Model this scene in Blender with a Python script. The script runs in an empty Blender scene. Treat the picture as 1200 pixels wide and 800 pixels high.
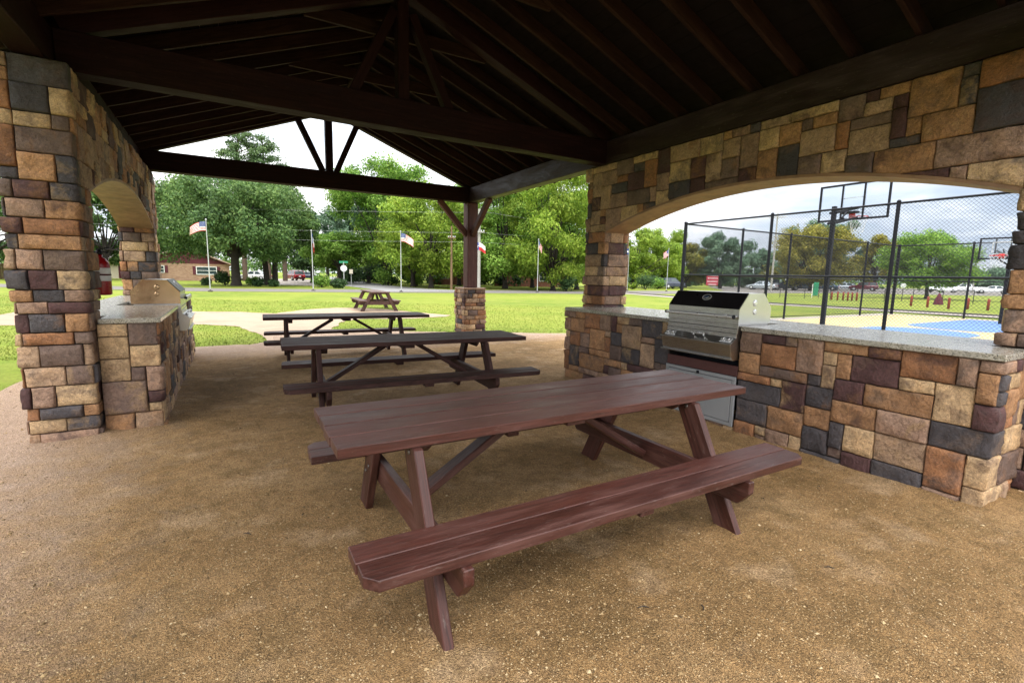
import bpy, bmesh, math, random
import numpy as np
from mathutils import Vector, Matrix, noise
from mathutils.geometry import tessellate_polygon

random.seed(7)
scene = bpy.context.scene
col = scene.collection
R = math.radians
PI = math.pi

# ------------------------------------------------------------------ camera figures
F_PX, YAW, PITCH, ROLL, CAM_H = 566.8, 0.5293, 0.1345, 0.0201, 1.4667


def lin(r, g, b):
    def c(v):
        v /= 255.0
        return v / 12.92 if v <= 0.04045 else ((v + 0.055) / 1.055) ** 2.4
    return (c(r), c(g), c(b))


def gp(px, d):
    """ground point seen in image column px (photo pixels), d metres ahead of the camera"""
    cy, sy, cp, sp, cr, sr = math.cos(YAW), math.sin(YAW), math.cos(PITCH), math.sin(PITCH), math.cos(ROLL), math.sin(ROLL)
    a = (px - 600.0) / F_PX
    b = (400.0 - (311.5 + 28.6 * px / 1200)) / F_PX
    fwd = Vector((sy * cp, cy * cp, -sp))
    u2 = Vector((sy * sp, cy * sp, cp))
    rt = Vector((cy, -sy, 0))
    ray = fwd + (rt * cr + u2 * sr) * a + (u2 * cr - rt * sr) * b
    k = d / (ray.x * sy + ray.y * cy)
    return (ray.x * k, ray.y * k)


# ------------------------------------------------------------------ node helpers
class NT:
    def __init__(self, name):
        self.m = bpy.data.materials.new(name)
        self.m.use_nodes = True
        self.t = self.m.node_tree
        self.t.nodes.clear()
        self.out = self.t.nodes.new('ShaderNodeOutputMaterial')

    def n(self, kind, **kw):
        nd = self.t.nodes.new('ShaderNode' + kind)
        for k, v in kw.items():
            if k in nd.bl_rna.properties.keys():
                setattr(nd, k, v)
        return nd

    def l(self, a, b):
        self.t.links.new(a, b)

    def set(self, sock, v):
        if isinstance(v, bpy.types.NodeSocket):
            self.l(v, sock)
        elif isinstance(v, (tuple, list)):
            sock.default_value = tuple(v) + ((1.0,) if len(v) == 3 and sock.type == 'RGBA' else ())
        else:
            sock.default_value = v

    def attr(self, name, out='Fac'):
        nd = self.n('Attribute')
        nd.attribute_name = name
        return nd.outputs[out]

    def objco(self):
        return self.n('TexCoord').outputs['Object']

    def mapping(self, vec, scale=(1, 1, 1), loc=(0, 0, 0)):
        nd = self.n('Mapping')
        self.l(vec, nd.inputs['Vector'])
        nd.inputs['Scale'].default_value = scale
        nd.inputs['Location'].default_value = loc
        return nd.outputs['Vector']

    def noise(self, vec, scale, detail=4, rough=0.55, dist=0.0):
        nd = self.n('TexNoise')
        self.l(vec, nd.inputs['Vector'])
        nd.inputs['Scale'].default_value = scale
        nd.inputs['Detail'].default_value = detail
        nd.inputs['Roughness'].default_value = rough
        nd.inputs['Distortion'].default_value = dist
        return nd.outputs['Fac']

    def voro(self, vec, scale, feature='F1', out='Distance'):
        nd = self.n('TexVoronoi')
        nd.feature = feature
        self.l(vec, nd.inputs['Vector'])
        nd.inputs['Scale'].default_value = scale
        return nd.outputs[out]

    def ramp(self, fac, stops, interp='LINEAR'):
        nd = self.n('ValToRGB')
        nd.color_ramp.interpolation = interp
        e = nd.color_ramp.elements
        while len(e) > 1:
            e.remove(e[-1])
        e[0].position = stops[0][0]
        c = stops[0][1]
        e[0].color = (c, c, c, 1) if not isinstance(c, (tuple, list)) else tuple(c) + (1,)
        for p, c in stops[1:]:
            x = e.new(p)
            x.color = (c, c, c, 1) if not isinstance(c, (tuple, list)) else tuple(c) + (1,)
        self.l(fac, nd.inputs['Fac'])
        return nd.outputs['Color']

    def mix(self, fac, a, b, blend='MIX'):
        nd = self.n('Mix')
        nd.data_type = 'RGBA'
        nd.blend_type = blend
        self.set(nd.inputs[0], fac)
        self.set(nd.inputs[6], a)
        self.set(nd.inputs[7], b)
        return nd.outputs[2]

    def math(self, op, a, b=0.0, clamp=False):
        nd = self.n('Math')
        nd.operation = op
        nd.use_clamp = clamp
        self.set(nd.inputs[0], a)
        self.set(nd.inputs[1], b)
        return nd.outputs[0]

    def bump(self, height, strength=0.5, dist=0.01, normal=None):
        nd = self.n('Bump')
        nd.inputs['Strength'].default_value = strength
        nd.inputs['Distance'].default_value = dist
        self.l(height, nd.inputs['Height'])
        if normal is not None:
            self.l(normal, nd.inputs['Normal'])
        return nd.outputs['Normal']

    def princ(self, base, rough=0.6, metal=0.0, normal=None, spec=0.5, coat=0.0):
        b = self.n('BsdfPrincipled')
        self.set(b.inputs['Base Color'], base)
        self.set(b.inputs['Roughness'], rough)
        b.inputs['Metallic'].default_value = metal
        b.inputs['Specular IOR Level'].default_value = spec
        b.inputs['Coat Weight'].default_value = coat
        if normal is not None:
            self.l(normal, b.inputs['Normal'])
        self.l(b.outputs[0], self.out.inputs['Surface'])
        return b


MAT = {}


def simple(name, rgb, rough=0.6, metal=0.0, var=0.12, scale=6.0, spec=0.5, bump=0.0, coat=0.0):
    m = NT(name)
    co = m.objco()
    f = m.noise(co, scale, 5)
    k = m.ramp(f, [(0.25, 1 - var), (0.75, 1 + var)])
    base = m.mix(1.0, rgb, k, 'MULTIPLY')
    r = m.ramp(m.noise(co, scale * 3, 3), [(0.3, max(0.02, rough - 0.08)), (0.7, min(1, rough + 0.1))])
    nrm = m.bump(m.noise(co, scale * 8, 4), bump, 0.005) if bump else None
    m.princ(base, r, metal, nrm, spec, coat)
    MAT[name] = m.m
    return m.m


def make_materials():
    # --- stained timber of the picnic tables: 'gr' holds each board's own long axis
    def wood(name, c_dark, c_mid, c_worn, rough, worn_amt, grey, spec=0.5):
        m = NT(name)
        g = m.attr('gr', 'Vector')
        rnd = m.attr('rnd')
        v1 = m.mapping(g, (0.9, 16, 16))
        fine = m.noise(v1, 5.0, 8, 0.65, 0.6)
        v2 = m.mapping(g, (1.3, 5, 5))
        blot = m.noise(v2, 2.2, 5, 0.6, 0.3)
        base = m.ramp(fine, [(0.28, c_dark), (0.62, c_mid)])
        tone = m.ramp(rnd, [(0.0, 0.78), (1.0, 1.2)])
        base = m.mix(1.0, base, tone, 'MULTIPLY')
        w = m.ramp(m.math('MULTIPLY', blot, m.ramp(m.noise(v1, 2.0, 6, 0.7), [(0.3, 0.35), (0.7, 1.0)])), [(0.30, 0.0), (0.52, worn_amt)])
        base = m.mix(w, base, c_worn)
        scuff = m.ramp(m.noise(m.mapping(g, (3, 9, 9), (4, 2, 1)), 6.0, 7, 0.7), [(0.59, 0.0), (0.74, grey)])
        base = m.mix(scuff, base, (0.30, 0.25, 0.22))
        # dark checks along the grain and a few knots
        chk = m.ramp(m.noise(m.mapping(g, (0.5, 42, 42)), 3.0, 3, 0.6), [(0.66, 0.0), (0.74, 0.75)])
        base = m.mix(chk, base, tuple(x * 0.4 for x in c_dark))
        kn = m.ramp(m.voro(m.mapping(g, (1.2, 4, 4)), 1.1), [(0.02, 0.9), (0.06, 0.0)])
        base = m.mix(kn, base, tuple(x * 0.45 for x in c_dark))
        r = m.ramp(blot, [(0.3, rough - 0.1), (0.7, rough + 0.14)])
        nrm = m.bump(m.math('SUBTRACT', fine, m.math('MULTIPLY', chk, 0.8)), 0.45, 0.004)
        m.princ(base, r, 0, nrm, spec)
        MAT[name] = m.m
    wood('table_wood', (0.026, 0.0085, 0.0065), (0.076, 0.0245, 0.0178), (0.118, 0.052, 0.042), 0.46, 0.75, 0.34, 0.42)
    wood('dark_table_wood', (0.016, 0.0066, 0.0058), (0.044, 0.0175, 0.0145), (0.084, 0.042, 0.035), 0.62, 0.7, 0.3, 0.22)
    wood('brown_table_wood', (0.028, 0.0105, 0.007), (0.066, 0.026, 0.018), (0.10, 0.048, 0.036), 0.5, 0.6, 0.2)
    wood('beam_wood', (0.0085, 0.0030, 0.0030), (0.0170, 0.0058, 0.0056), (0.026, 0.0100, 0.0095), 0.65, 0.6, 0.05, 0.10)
    wood('beam_wood_lit', (0.0095, 0.0042, 0.0042), (0.020, 0.0088, 0.0090), (0.045, 0.027, 0.029), 0.5, 0.8, 0.2, 0.4)  # same timber as the beams, with outside light painted into the colour
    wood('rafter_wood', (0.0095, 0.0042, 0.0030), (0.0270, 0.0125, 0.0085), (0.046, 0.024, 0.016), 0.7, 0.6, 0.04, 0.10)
    wood('post_wood', (0.032, 0.0105, 0.009), (0.070, 0.023, 0.019), (0.13, 0.060, 0.053), 0.6, 0.7, 0.3, 0.3)
    wood('weathered_pole', (0.075, 0.04, 0.022), (0.17, 0.10, 0.05), (0.26, 0.17, 0.10), 0.8, 0.6, 0.2)
    simple('deck_boards', (0.0060, 0.0030, 0.0026), 0.8, var=0.25, scale=3, spec=0.2)
    simple('roof_metal', (0.16, 0.10, 0.07), 0.45, 0.3, var=0.1)

    # --- cultured stone: 'col' is each stone's own colour
    m = NT('cut_stone')
    co = m.objco()
    c = m.attr('col', 'Color')
    rnd = m.attr('rnd')
    off = m.n('VectorMath')
    off.operation = 'ADD'
    m.l(co, off.inputs[0])
    cmb = m.n('CombineXYZ')
    m.l(m.math('MULTIPLY', rnd, 37.0), cmb.inputs[0])
    m.l(m.math('MULTIPLY', rnd, 91.0), cmb.inputs[1])
    m.l(m.math('MULTIPLY', rnd, 53.0), cmb.inputs[2])
    m.l(cmb.outputs[0], off.inputs[1])
    v = off.outputs[0]
    big = m.noise(v, 7.0, 6, 0.62, 0.4)
    fine = m.noise(v, 42.0, 6, 0.7)
    grain = m.noise(v, 170.0, 3, 0.6)
    base = m.mix(1.0, c, m.ramp(big, [(0.25, (0.60, 0.56, 0.55)), (0.5, (1, 1, 1)), (0.78, (1.28, 1.18, 1.06))]), 'MULTIPLY')
    rr = m.math('FRACT', m.math('MULTIPLY', rnd, 7.31))
    alt = m.ramp(rr, [(0.0, (0.085, 0.048, 0.044)), (0.22, (0.105, 0.088, 0.085)), (0.45, (0.27, 0.135, 0.062)), (0.65, (0.20, 0.135, 0.095)), (0.85, (0.40, 0.26, 0.13))], 'CONSTANT')
    base = m.mix(m.ramp(m.noise(v, 5.2, 6, 0.65, 0.5), [(0.50, 0.0), (0.66, 0.72)]), base, alt)
    vein = m.ramp(m.noise(v, 9.0, 7, 0.7, 1.6), [(0.46, 0.0), (0.495, 0.42), (0.53, 0.0)])
    base = m.mix(vein, base, (0.06, 0.038, 0.03))
    base = m.mix(1.0, base, m.ramp(fine, [(0.3, 0.68), (0.7, 1.22)]), 'MULTIPLY')
    base = m.mix(1.0, base, m.ramp(grain, [(0.3, 0.78), (0.7, 1.18)]), 'MULTIPLY')
    h = m.math('ADD', m.math('MULTIPLY', big, 1.0), m.math('ADD', m.math('MULTIPLY', fine, 0.55), m.math('MULTIPLY', grain, 0.16)))
    m.princ(base, m.ramp(fine, [(0.3, 0.62), (0.7, 0.9)]), 0, m.bump(h, 1.0, 0.026), 0.3)
    MAT['cut_stone'] = m.m
    simple('mortar', (0.020, 0.016, 0.014), 0.95, var=0.3, scale=20)
    simple('soffit_board', (0.25, 0.145, 0.085), 0.6, var=0.35, scale=5, bump=0.3)

    # --- granite worktop
    m = NT('granite')
    co = m.objco()
    v = m.voro(co, 130.0, out='Color')
    bw = m.n('RGBToBW')
    m.l(v, bw.inputs[0])
    sp = m.ramp(bw.outputs[0], [(0.18, (0.05, 0.045, 0.04)), (0.3, (0.20, 0.18, 0.14)), (0.6, (0.33, 0.30, 0.24)), (0.85, (0.46, 0.43, 0.38))])
    base = m.mix(m.ramp(m.noise(co, 9, 5), [(0.35, 0.0), (0.7, 0.6)]), sp, (0.35, 0.335, 0.305))
    m.princ(base, m.ramp(m.noise(co, 30, 4), [(0.3, 0.12), (0.7, 0.30)]), 0, m.bump(m.noise(co, 60, 3), 0.06, 0.004), 0.5)
    MAT['granite'] = m.m

    # --- brushed stainless
    m = NT('stainless')
    co = m.objco()
    br = m.noise(m.mapping(co, (60, 1.2, 60)), 8.0, 4, 0.6)
    sm = m.noise(co, 5.0, 5, 0.6)
    base = m.mix(sm, (0.50, 0.49, 0.48), (0.67, 0.67, 0.67))
    m.princ(base, m.ramp(br, [(0.25, 0.25), (0.75, 0.33)]), 1.0)
    MAT['stainless'] = m.m
    simple('brown_reflect_steel', (0.50, 0.34, 0.20), 0.22, 0.9, var=0.10, scale=2.0)  # brown reflection of the stone put into the steel's base colour
    simple('silver_door', (0.33, 0.345, 0.365), 0.42, 0.35, var=0.06, scale=5)
    simple('black_enamel', (0.008, 0.007, 0.008), 0.35, var=0.1, scale=3, spec=0.35)
    simple('black_metal', (0.0045, 0.005, 0.009), 0.5, var=0.2, scale=8, spec=0.22)
    simple('vinyl_wire', (0.012, 0.013, 0.017), 0.6, var=0.2, scale=3, spec=0.25)
    simple('chrome', (0.80, 0.80, 0.80), 0.32, 0.75, var=0.05)
    simple('badge_blue', (0.03, 0.09, 0.22), 0.3, 0.3, var=0.2, scale=30)
    simple('ext_red', (0.26, 0.004, 0.006), 0.30, var=0.08, scale=12)
    simple('label_white', (0.62, 0.62, 0.60), 0.5, var=0.1, scale=40)
    simple('bolt_steel', (0.20, 0.18, 0.17), 0.5, 0.8, var=0.2)
    simple('rubber', (0.015, 0.015, 0.016), 0.6, var=0.2)
    simple('table_reflect_brown', (0.075, 0.024, 0.022), 0.5, var=0.2)  # reddish reflection of the table, put into a board's colour

    # --- ground: decomposed granite
    m = NT('ground_gravel')
    co = m.objco()
    big = m.noise(co, 0.8, 5, 0.6, 0.3)
    mid = m.noise(co, 4.0, 6, 0.65, 0.4)
    sp = m.noise(co, 100.0, 4, 0.78)
    vo = m.voro(co, 230.0)
    vcol = m.n('RGBToBW')
    m.l(m.voro(co, 230.0, out='Color'), vcol.inputs[0])
    base = m.ramp(big, [(0.30, (0.235, 0.137, 0.054)), (0.5, (0.335, 0.200, 0.086)), (0.72, (0.455, 0.292, 0.144))])
    base = m.mix(m.ramp(mid, [(0.46, 0.0), (0.68, 0.6)]), base, (0.185, 0.114, 0.043))
    base = m.mix(m.ramp(m.noise(co, 2.1, 5, 0.6), [(0.54, 0.0), (0.70, 0.65)]), base, (0.52, 0.360, 0.215))
    clod = m.noise(co, 13.0, 5, 0.65, 0.5)
    base = m.mix(1.0, base, m.ramp(clod, [(0.3, 0.76), (0.5, 1.0), (0.7, 1.22)]), 'MULTIPLY')
    # paler washed pebbles, left and far; the far band also paints in outside light
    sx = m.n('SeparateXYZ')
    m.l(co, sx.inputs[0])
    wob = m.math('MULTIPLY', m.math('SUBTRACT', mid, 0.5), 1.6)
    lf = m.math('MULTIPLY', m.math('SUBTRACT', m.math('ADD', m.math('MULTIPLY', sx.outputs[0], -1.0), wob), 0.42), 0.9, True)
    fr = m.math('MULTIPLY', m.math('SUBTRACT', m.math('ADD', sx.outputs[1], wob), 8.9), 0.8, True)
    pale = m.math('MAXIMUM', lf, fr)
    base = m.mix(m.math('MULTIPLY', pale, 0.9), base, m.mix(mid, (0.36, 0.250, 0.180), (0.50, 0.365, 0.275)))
    base = m.mix(1.0, base, m.ramp(sp, [(0.28, 0.52), (0.5, 1.0), (0.72, 1.5)]), 'MULTIPLY')
    base = m.mix(1.0, base, m.ramp(vcol.outputs[0], [(0.15, 0.66), (0.5, 1.0), (0.9, 1.45)]), 'MULTIPLY')
    h = m.math('ADD', m.math('MULTIPLY', sp, 0.9), m.math('ADD', m.math('MULTIPLY', vo, -0.5), m.math('ADD', m.math('MULTIPLY', mid, 2.0), m.math('MULTIPLY', clod, 2.2))))
    m.princ(base, 0.9, 0, m.bump(h, 1.0, 0.018), 0.2)
    MAT['ground_gravel'] = m.m

    m = NT('pebble')
    rnd = m.attr('rnd')
    m.princ(m.ramp(rnd, [(0.0, (0.09, 0.058, 0.028)), (0.35, (0.23, 0.150, 0.068)), (0.75, (0.37, 0.255, 0.125)), (1.0, (0.50, 0.38, 0.225))]), 0.85, 0, None, 0.3)
    MAT['pebble'] = m.m

    m = NT('sandy_path')
    co = m.objco()
    base = m.ramp(m.noise(co, 1.2, 6, 0.65), [(0.3, (0.24, 0.172, 0.120)), (0.7, (0.33, 0.245, 0.175))])
    base = m.mix(1.0, base, m.ramp(m.noise(co, 60, 4, 0.7), [(0.3, 0.7), (0.7, 1.3)]), 'MULTIPLY')
    m.princ(base, 0.92, 0, m.bump(m.noise(co, 60, 4, 0.7), 0.6, 0.01), 0.25)
    MAT['sandy_path'] = m.m

    # --- lawn
    m = NT('lawn')
    co = m.objco()
    big = m.noise(co, 0.16, 5, 0.6, 0.5)
    mid = m.noise(m.mapping(co, (1, 0.55, 1)), 1.3, 6, 0.65)
    fine = m.noise(co, 22.0, 5, 0.75)
    base = m.ramp(big, [(0.3, (0.092, 0.142, 0.014)), (0.5, (0.140, 0.184, 0.020)), (0.7, (0.192, 0.212, 0.032))])
    base = m.mix(m.ramp(mid, [(0.40, 0.0), (0.68, 0.6)]), base, (0.215, 0.222, 0.044))
    base = m.mix(m.ramp(m.noise(co, 0.5, 5, 0.65), [(0.58, 0.0), (0.75, 0.5)]), base, (0.19, 0.17, 0.06))
    base = m.mix(1.0, base, m.ramp(fine, [(0.28, 0.62), (0.72, 1.35)]), 'MULTIPLY')
    m.princ(base, 0.95, 0, m.bump(fine, 0.8, 0.03), 0.15)
    MAT['lawn'] = m.m
    m = NT('grass_blade')
    rnd = m.attr('rnd')
    c = m.ramp(rnd, [(0.0, (0.075, 0.118, 0.012)), (0.6, (0.132, 0.172, 0.020)), (1.0, (0.215, 0.215, 0.05))])
    m.princ(c, 0.8, 0, None, 0.2)
    MAT['grass_blade'] = m.m

    simple('asphalt', (0.125, 0.112, 0.098), 0.9, var=0.15, scale=1.2)
    simple('grey_street', (0.20, 0.195, 0.195), 0.9, var=0.12, scale=1.0)
    simple('concrete', (0.27, 0.235, 0.205), 0.9, var=0.12, scale=2.0)
    simple('curb_dark', (0.055, 0.048, 0.043), 0.9, var=0.15)
    simple('court_yellow', (0.36, 0.275, 0.120), 0.6, var=0.16, scale=0.9)
    simple('court_blue', (0.060, 0.135, 0.30), 0.6, var=0.06, scale=0.8)
    simple('court_line', (0.75, 0.75, 0.72), 0.6)

    # --- foliage
    def leaf(name, a, b, c2, trans=0.3):
        m = NT(name)
        rnd = m.attr('rnd')
        c = m.ramp(rnd, [(0.0, a), (0.55, b), (1.0, c2)])
        co = m.objco()
        c = m.mix(1.0, c, m.ramp(m.noise(co, 0.35, 4), [(0.3, 0.72), (0.7, 1.25)]), 'MULTIPLY')
        p = m.princ(c, 0.65, 0, None, 0.25)
        tr = m.n('BsdfTranslucent')
        m.l(c, tr.inputs['Color'])
        mx = m.n('MixShader')
        mx.inputs[0].default_value = trans
        m.l(p.outputs[0], mx.inputs[1])
        m.l(tr.outputs[0], mx.inputs[2])
        m.l(mx.outputs[0], m.out.inputs['Surface'])
        MAT[name] = m.m
    leaf('leaf_oak', (0.0329, 0.0766, 0.0228), (0.085, 0.1613, 0.0406), (0.185, 0.2709, 0.0786))
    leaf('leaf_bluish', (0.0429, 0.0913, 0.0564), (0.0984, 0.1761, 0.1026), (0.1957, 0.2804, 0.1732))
    leaf('leaf_yellowgreen', (0.0857, 0.1631, 0.0182), (0.208, 0.3125, 0.031), (0.3549, 0.4347, 0.0712), 0.38)
    leaf('leaf_bright', (0.0624, 0.156, 0.0211), (0.1633, 0.2965, 0.0394), (0.3044, 0.4369, 0.0907), 0.35)
    leaf('leaf_olive', (0.0846, 0.0955, 0.0137), (0.2048, 0.1938, 0.0246), (0.3071, 0.2525, 0.0491), 0.3)
    leaf('leaf_dark', (0.0132, 0.036, 0.012), (0.0336, 0.0744, 0.0216), (0.0744, 0.1344, 0.0384), 0.2)
    leaf('leaf_pine', (0.0468, 0.091, 0.0338), (0.0975, 0.1625, 0.0585), (0.182, 0.2535, 0.104), 0.3)
    simple('bark', (0.034, 0.027, 0.022), 0.95, var=0.35, scale=3, bump=0.6)
    simple('pine_bark', (0.090, 0.060, 0.042), 0.95, var=0.3, scale=3, bump=0.6)

    # --- houses
    def brick(name, c1, c2, mortar):
        m = NT(name)
        co = m.objco()
        sx = m.n('SeparateXYZ')
        m.l(co, sx.inputs[0])
        cb = m.n('CombineXYZ')
        m.l(m.math('ADD', sx.outputs[0], sx.outputs[1]), cb.inputs[0])
        m.l(sx.outputs[2], cb.inputs[1])
        b = m.n('TexBrick')
        m.l(cb.outputs[0], b.inputs['Vector'])
        b.inputs['Color1'].default_value = c1 + (1,)
        b.inputs['Color2'].default_value = c2 + (1,)
        b.inputs['Mortar'].default_value = mortar + (1,)
        b.inputs['Scale'].default_value = 2.2
        b.inputs['Mortar Size'].default_value = 0.02
        m.princ(b.outputs['Color'], 0.9, 0, None, 0.3)
        MAT[name] = m.m
    brick('tan_brick', (0.24, 0.13, 0.08), (0.36, 0.22, 0.14), (0.34, 0.27, 0.21))
    brick('red_brick', (0.16, 0.055, 0.035), (0.23, 0.09, 0.055), (0.2, 0.13, 0.1))
    simple('maroon_siding', (0.085, 0.010, 0.018), 0.7, var=0.1)
    simple('shingle', (0.34, 0.24, 0.19), 0.95, var=0.2, scale=2)
    simple('shingle_grey', (0.22, 0.19, 0.17), 0.95, var=0.2, scale=2)
    simple('white_paint', (0.72, 0.72, 0.70), 0.55, var=0.05)
    simple('cream_paint', (0.60, 0.54, 0.44), 0.6, var=0.06)
    simple('window_glass', (0.03, 0.05, 0.055), 0.08, var=0.1, spec=0.8)
    simple('fence_board', (0.20, 0.125, 0.07), 0.9, var=0.3, scale=5)

    # --- cars and small things
    simple('car_red', (0.22, 0.006, 0.014), 0.25, 0.2, var=0.05, coat=0.6)
    simple('car_maroon', (0.10, 0.006, 0.016), 0.25, 0.2, var=0.05, coat=0.6)
    simple('car_navy', (0.022, 0.030, 0.055), 0.25, 0.3, var=0.05, coat=0.6)
    simple('car_bluegrey', (0.085, 0.14, 0.20), 0.25, 0.3, var=0.05, coat=0.6)
    simple('car_white', (0.72, 0.73, 0.74), 0.25, 0.0, var=0.04, coat=0.6)
    simple('car_silver', (0.42, 0.46, 0.50), 0.28, 0.4, var=0.05, coat=0.6)
    simple('tail_red', (0.45, 0.01, 0.01), 0.25)
    simple('lamp_clear', (0.75, 0.75, 0.72), 0.15)
    simple('pole_grey', (0.46, 0.47, 0.47), 0.45, 0.3, var=0.06)
    simple('utility_grey', (0.30, 0.29, 0.26), 0.85, var=0.2)
    simple('pole_wire', (0.33, 0.33, 0.34), 0.5)
    simple('bollard_red', (0.24, 0.032, 0.018), 0.6, var=0.12)
    simple('cloth_maroon', (0.075, 0.005, 0.014), 0.85, var=0.15)
    simple('sign_red', (0.26, 0.010, 0.030), 0.4, var=0.08)
    simple('sign_green', (0.012, 0.20, 0.10), 0.4)
    simple('flag_blue', (0.025, 0.055, 0.22), 0.8)
    simple('flag_red', (0.45, 0.018, 0.025), 0.8)
    simple('flag_white', (0.78, 0.77, 0.76), 0.8, var=0.04)
    simple('sign_grey', (0.58, 0.59, 0.60), 0.4, 0.2)

    # --- clear acrylic backboard
    m = NT('clear_board')
    g = m.n('BsdfGlossy')
    g.inputs['Roughness'].default_value = 0.05
    t = m.n('BsdfTransparent')
    t.inputs['Color'].default_value = (0.93, 0.95, 0.96, 1)
    mx = m.n('MixShader')
    mx.inputs[0].default_value = 0.07
    m.l(t.outputs[0], mx.inputs[1])
    m.l(g.outputs[0], mx.inputs[2])
    m.l(mx.outputs[0], m.out.inputs['Surface'])
    MAT['clear_board'] = m.m


make_materials()


# ------------------------------------------------------------------ mesh builder
class MB:
    def __init__(self):
        self.v, self.f, self.mi, self.gr, self.rn, self.co, self.sm = [], [], [], [], [], [], []

    def add(self, verts, faces, mi=0, gr=None, rnd=0.5, colr=(1, 1, 1), smooth=False):
        b = len(self.v)
        self.v.extend([tuple(p) for p in verts])
        self.gr.extend(gr if gr is not None else [tuple(p) for p in verts])
        if isinstance(rnd, (list, tuple)):
            self.rn.extend(rnd)
        else:
            self.rn.extend([rnd] * len(verts))
        self.co.extend([colr] * len(verts))
        for f in faces:
            self.f.append(tuple(i + b for i in f))
            self.mi.append(mi)
            self.sm.append(smooth)

    def box(self, size, mat4=None, bevel=0.006, mi=0, grain='x', rnd=None, chamfer=None):
        """box of SIZE centred on the origin, placed by MAT4; eased edges; grain along its long axis"""
        sx, sy, sz = [s / 2 for s in size]
        b = min(bevel, sx * 0.45, sy * 0.45, sz * 0.45)
        V, Fc = bev_box(sx, sy, sz, b)
        off = Vector((random.uniform(-20, 20), random.uniform(-20, 20), random.uniform(-20, 20)))
        if grain == 'x':
            gr = [(p[0] + off.x, p[1] + off.y, p[2] + off.z) for p in V]
        elif grain == 'y':
            gr = [(p[1] + off.x, p[0] + off.y, p[2] + off.z) for p in V]
        else:
            gr = [(p[2] + off.x, p[0] + off.y, p[1] + off.z) for p in V]
        if mat4 is not None:
            V = [mat4 @ Vector(p) for p in V]
        self.add(V, Fc, mi, gr, random.random() if rnd is None else rnd)

    def beam(self, p0, p1, w, h, up=(0, 0, 1), bevel=0.006, mi=0, rnd=None):
        """board from P0 to P1 along its middle, w wide, h deep towards UP"""
        p0, p1 = Vector(p0), Vector(p1)
        x = (p1 - p0)
        L = x.length
        x.normalize()
        u = Vector(up)
        y = u.cross(x).normalized()
        z = x.cross(y).normalized()
        M = Matrix(((x.x, y.x, z.x, 0), (x.y, y.y, z.y, 0), (x.z, y.z, z.z, 0), (0, 0, 0, 1)))
        M.translation = (p0 + p1) / 2
        self.box((L, w, h), M, bevel, mi, 'x', rnd)

    def prism(self, pts2, axis, a, b, mi=0, rnd=None, bevel=0.0):
        """polygon PTS2 pushed from a to b along AXIS ('x': pts are (y,z); 'y': (x,z); 'z': (x,y))"""
        def P(p, t):
            return {'x': (t, p[0], p[1]), 'y': (p[0], t, p[1]), 'z': (p[0], p[1], t)}[axis]
        n = len(pts2)
        V = [P(p, a) for p in pts2] + [P(p, b) for p in pts2]
        Fc = [tuple(range(n))[::-1], tuple(range(n, 2 * n))]
        Fc += [(i, (i + 1) % n, (i + 1) % n + n, i + n) for i in range(n)]
        bm = bmesh.new()
        vs = [bm.verts.new(p) for p in V]
        for f in Fc:
            bm.faces.new([vs[i] for i in f])
        bmesh.ops.recalc_face_normals(bm, faces=bm.faces)
        if bevel:
            bmesh.ops.bevel(bm, geom=list(bm.edges), offset=bevel, segments=1, affect='EDGES')
        bm.verts.ensure_lookup_table()
        V = [v.co.copy() for v in bm.verts]
        Fc = [[v.index for v in f.verts] for f in bm.faces]
        bm.verts.index_update()
        Fc = [[v.index for v in f.verts] for f in bm.faces]
        bm.free()
        o = random.uniform(-9, 9)
        self.add(V, Fc, mi, [(p[0] + o, p[1] + o, p[2]) for p in V], random.random() if rnd is None else rnd)

    def tube(self, pts, radii, seg=8, mi=0, caps=True, rnd=0.5, smooth=True):
        pts = [Vector(p) for p in pts]
        if not isinstance(radii, (list, tuple)):
            radii = [radii] * len(pts)
        V, Fc = [], []
        prev = None
        for i, p in enumerate(pts):
            d = (pts[min(i + 1, len(pts) - 1)] - pts[max(i - 1, 0)]).normalized()
            if prev is None:
                a = Vector((0, 0, 1)) if abs(d.z) < 0.9 else Vector((1, 0, 0))
                u = d.cross(a).normalized()
            else:
                u = (prev - d * prev.dot(d)).normalized()
            prev = u
            w = d.cross(u)
            for k in range(seg):
                t = 2 * PI * k / seg
                V.append(p + (u * math.cos(t) + w * math.sin(t)) * radii[i])
        for i in range(len(pts) - 1):
            for k in range(seg):
                a, b = i * seg + k, i * seg + (k + 1) % seg
                Fc.append((a, b, b + seg, a + seg))
        o = random.uniform(-9, 9)
        self.add(V, Fc, mi, [(p.z + o, p.x + o, p.y) for p in V], rnd, smooth=smooth)
        if caps:
            n = len(pts)
            self.add(V[:seg], [tuple(range(seg))[::-1]], mi, None, rnd)
            self.add(V[(n - 1) * seg:], [tuple(range(seg))], mi, None, rnd)

    def lathe(self, prof, centre=(0, 0, 0), seg=20, mi=0, mat4=None, smooth=True):
        """profile [(r, z)] turned round z"""
        V, Fc = [], []
        for r, z in prof:
            for k in range(seg):
                t = 2 * PI * k / seg
                V.append(Vector((r * math.cos(t), r * math.sin(t), z)))
        for i in range(len(prof) - 1):
            for k in range(seg):
                a, b = i * seg + k, i * seg + (k + 1) % seg
                Fc.append((a, b, b + seg, a + seg))
        Fc.append(tuple(range(seg))[::-1])
        Fc.append(tuple(range((len(prof) - 1) * seg, len(prof) * seg)))
        if mat4 is not None:
            V = [mat4 @ p for p in V]
        V = [p + Vector(centre) for p in V]
        self.add(V, Fc, mi, smooth=smooth)

    def sheet(self, pts, z, mi=0):
        self.add([(p[0], p[1], z) for p in pts], [tuple(range(len(pts)))], mi)

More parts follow.
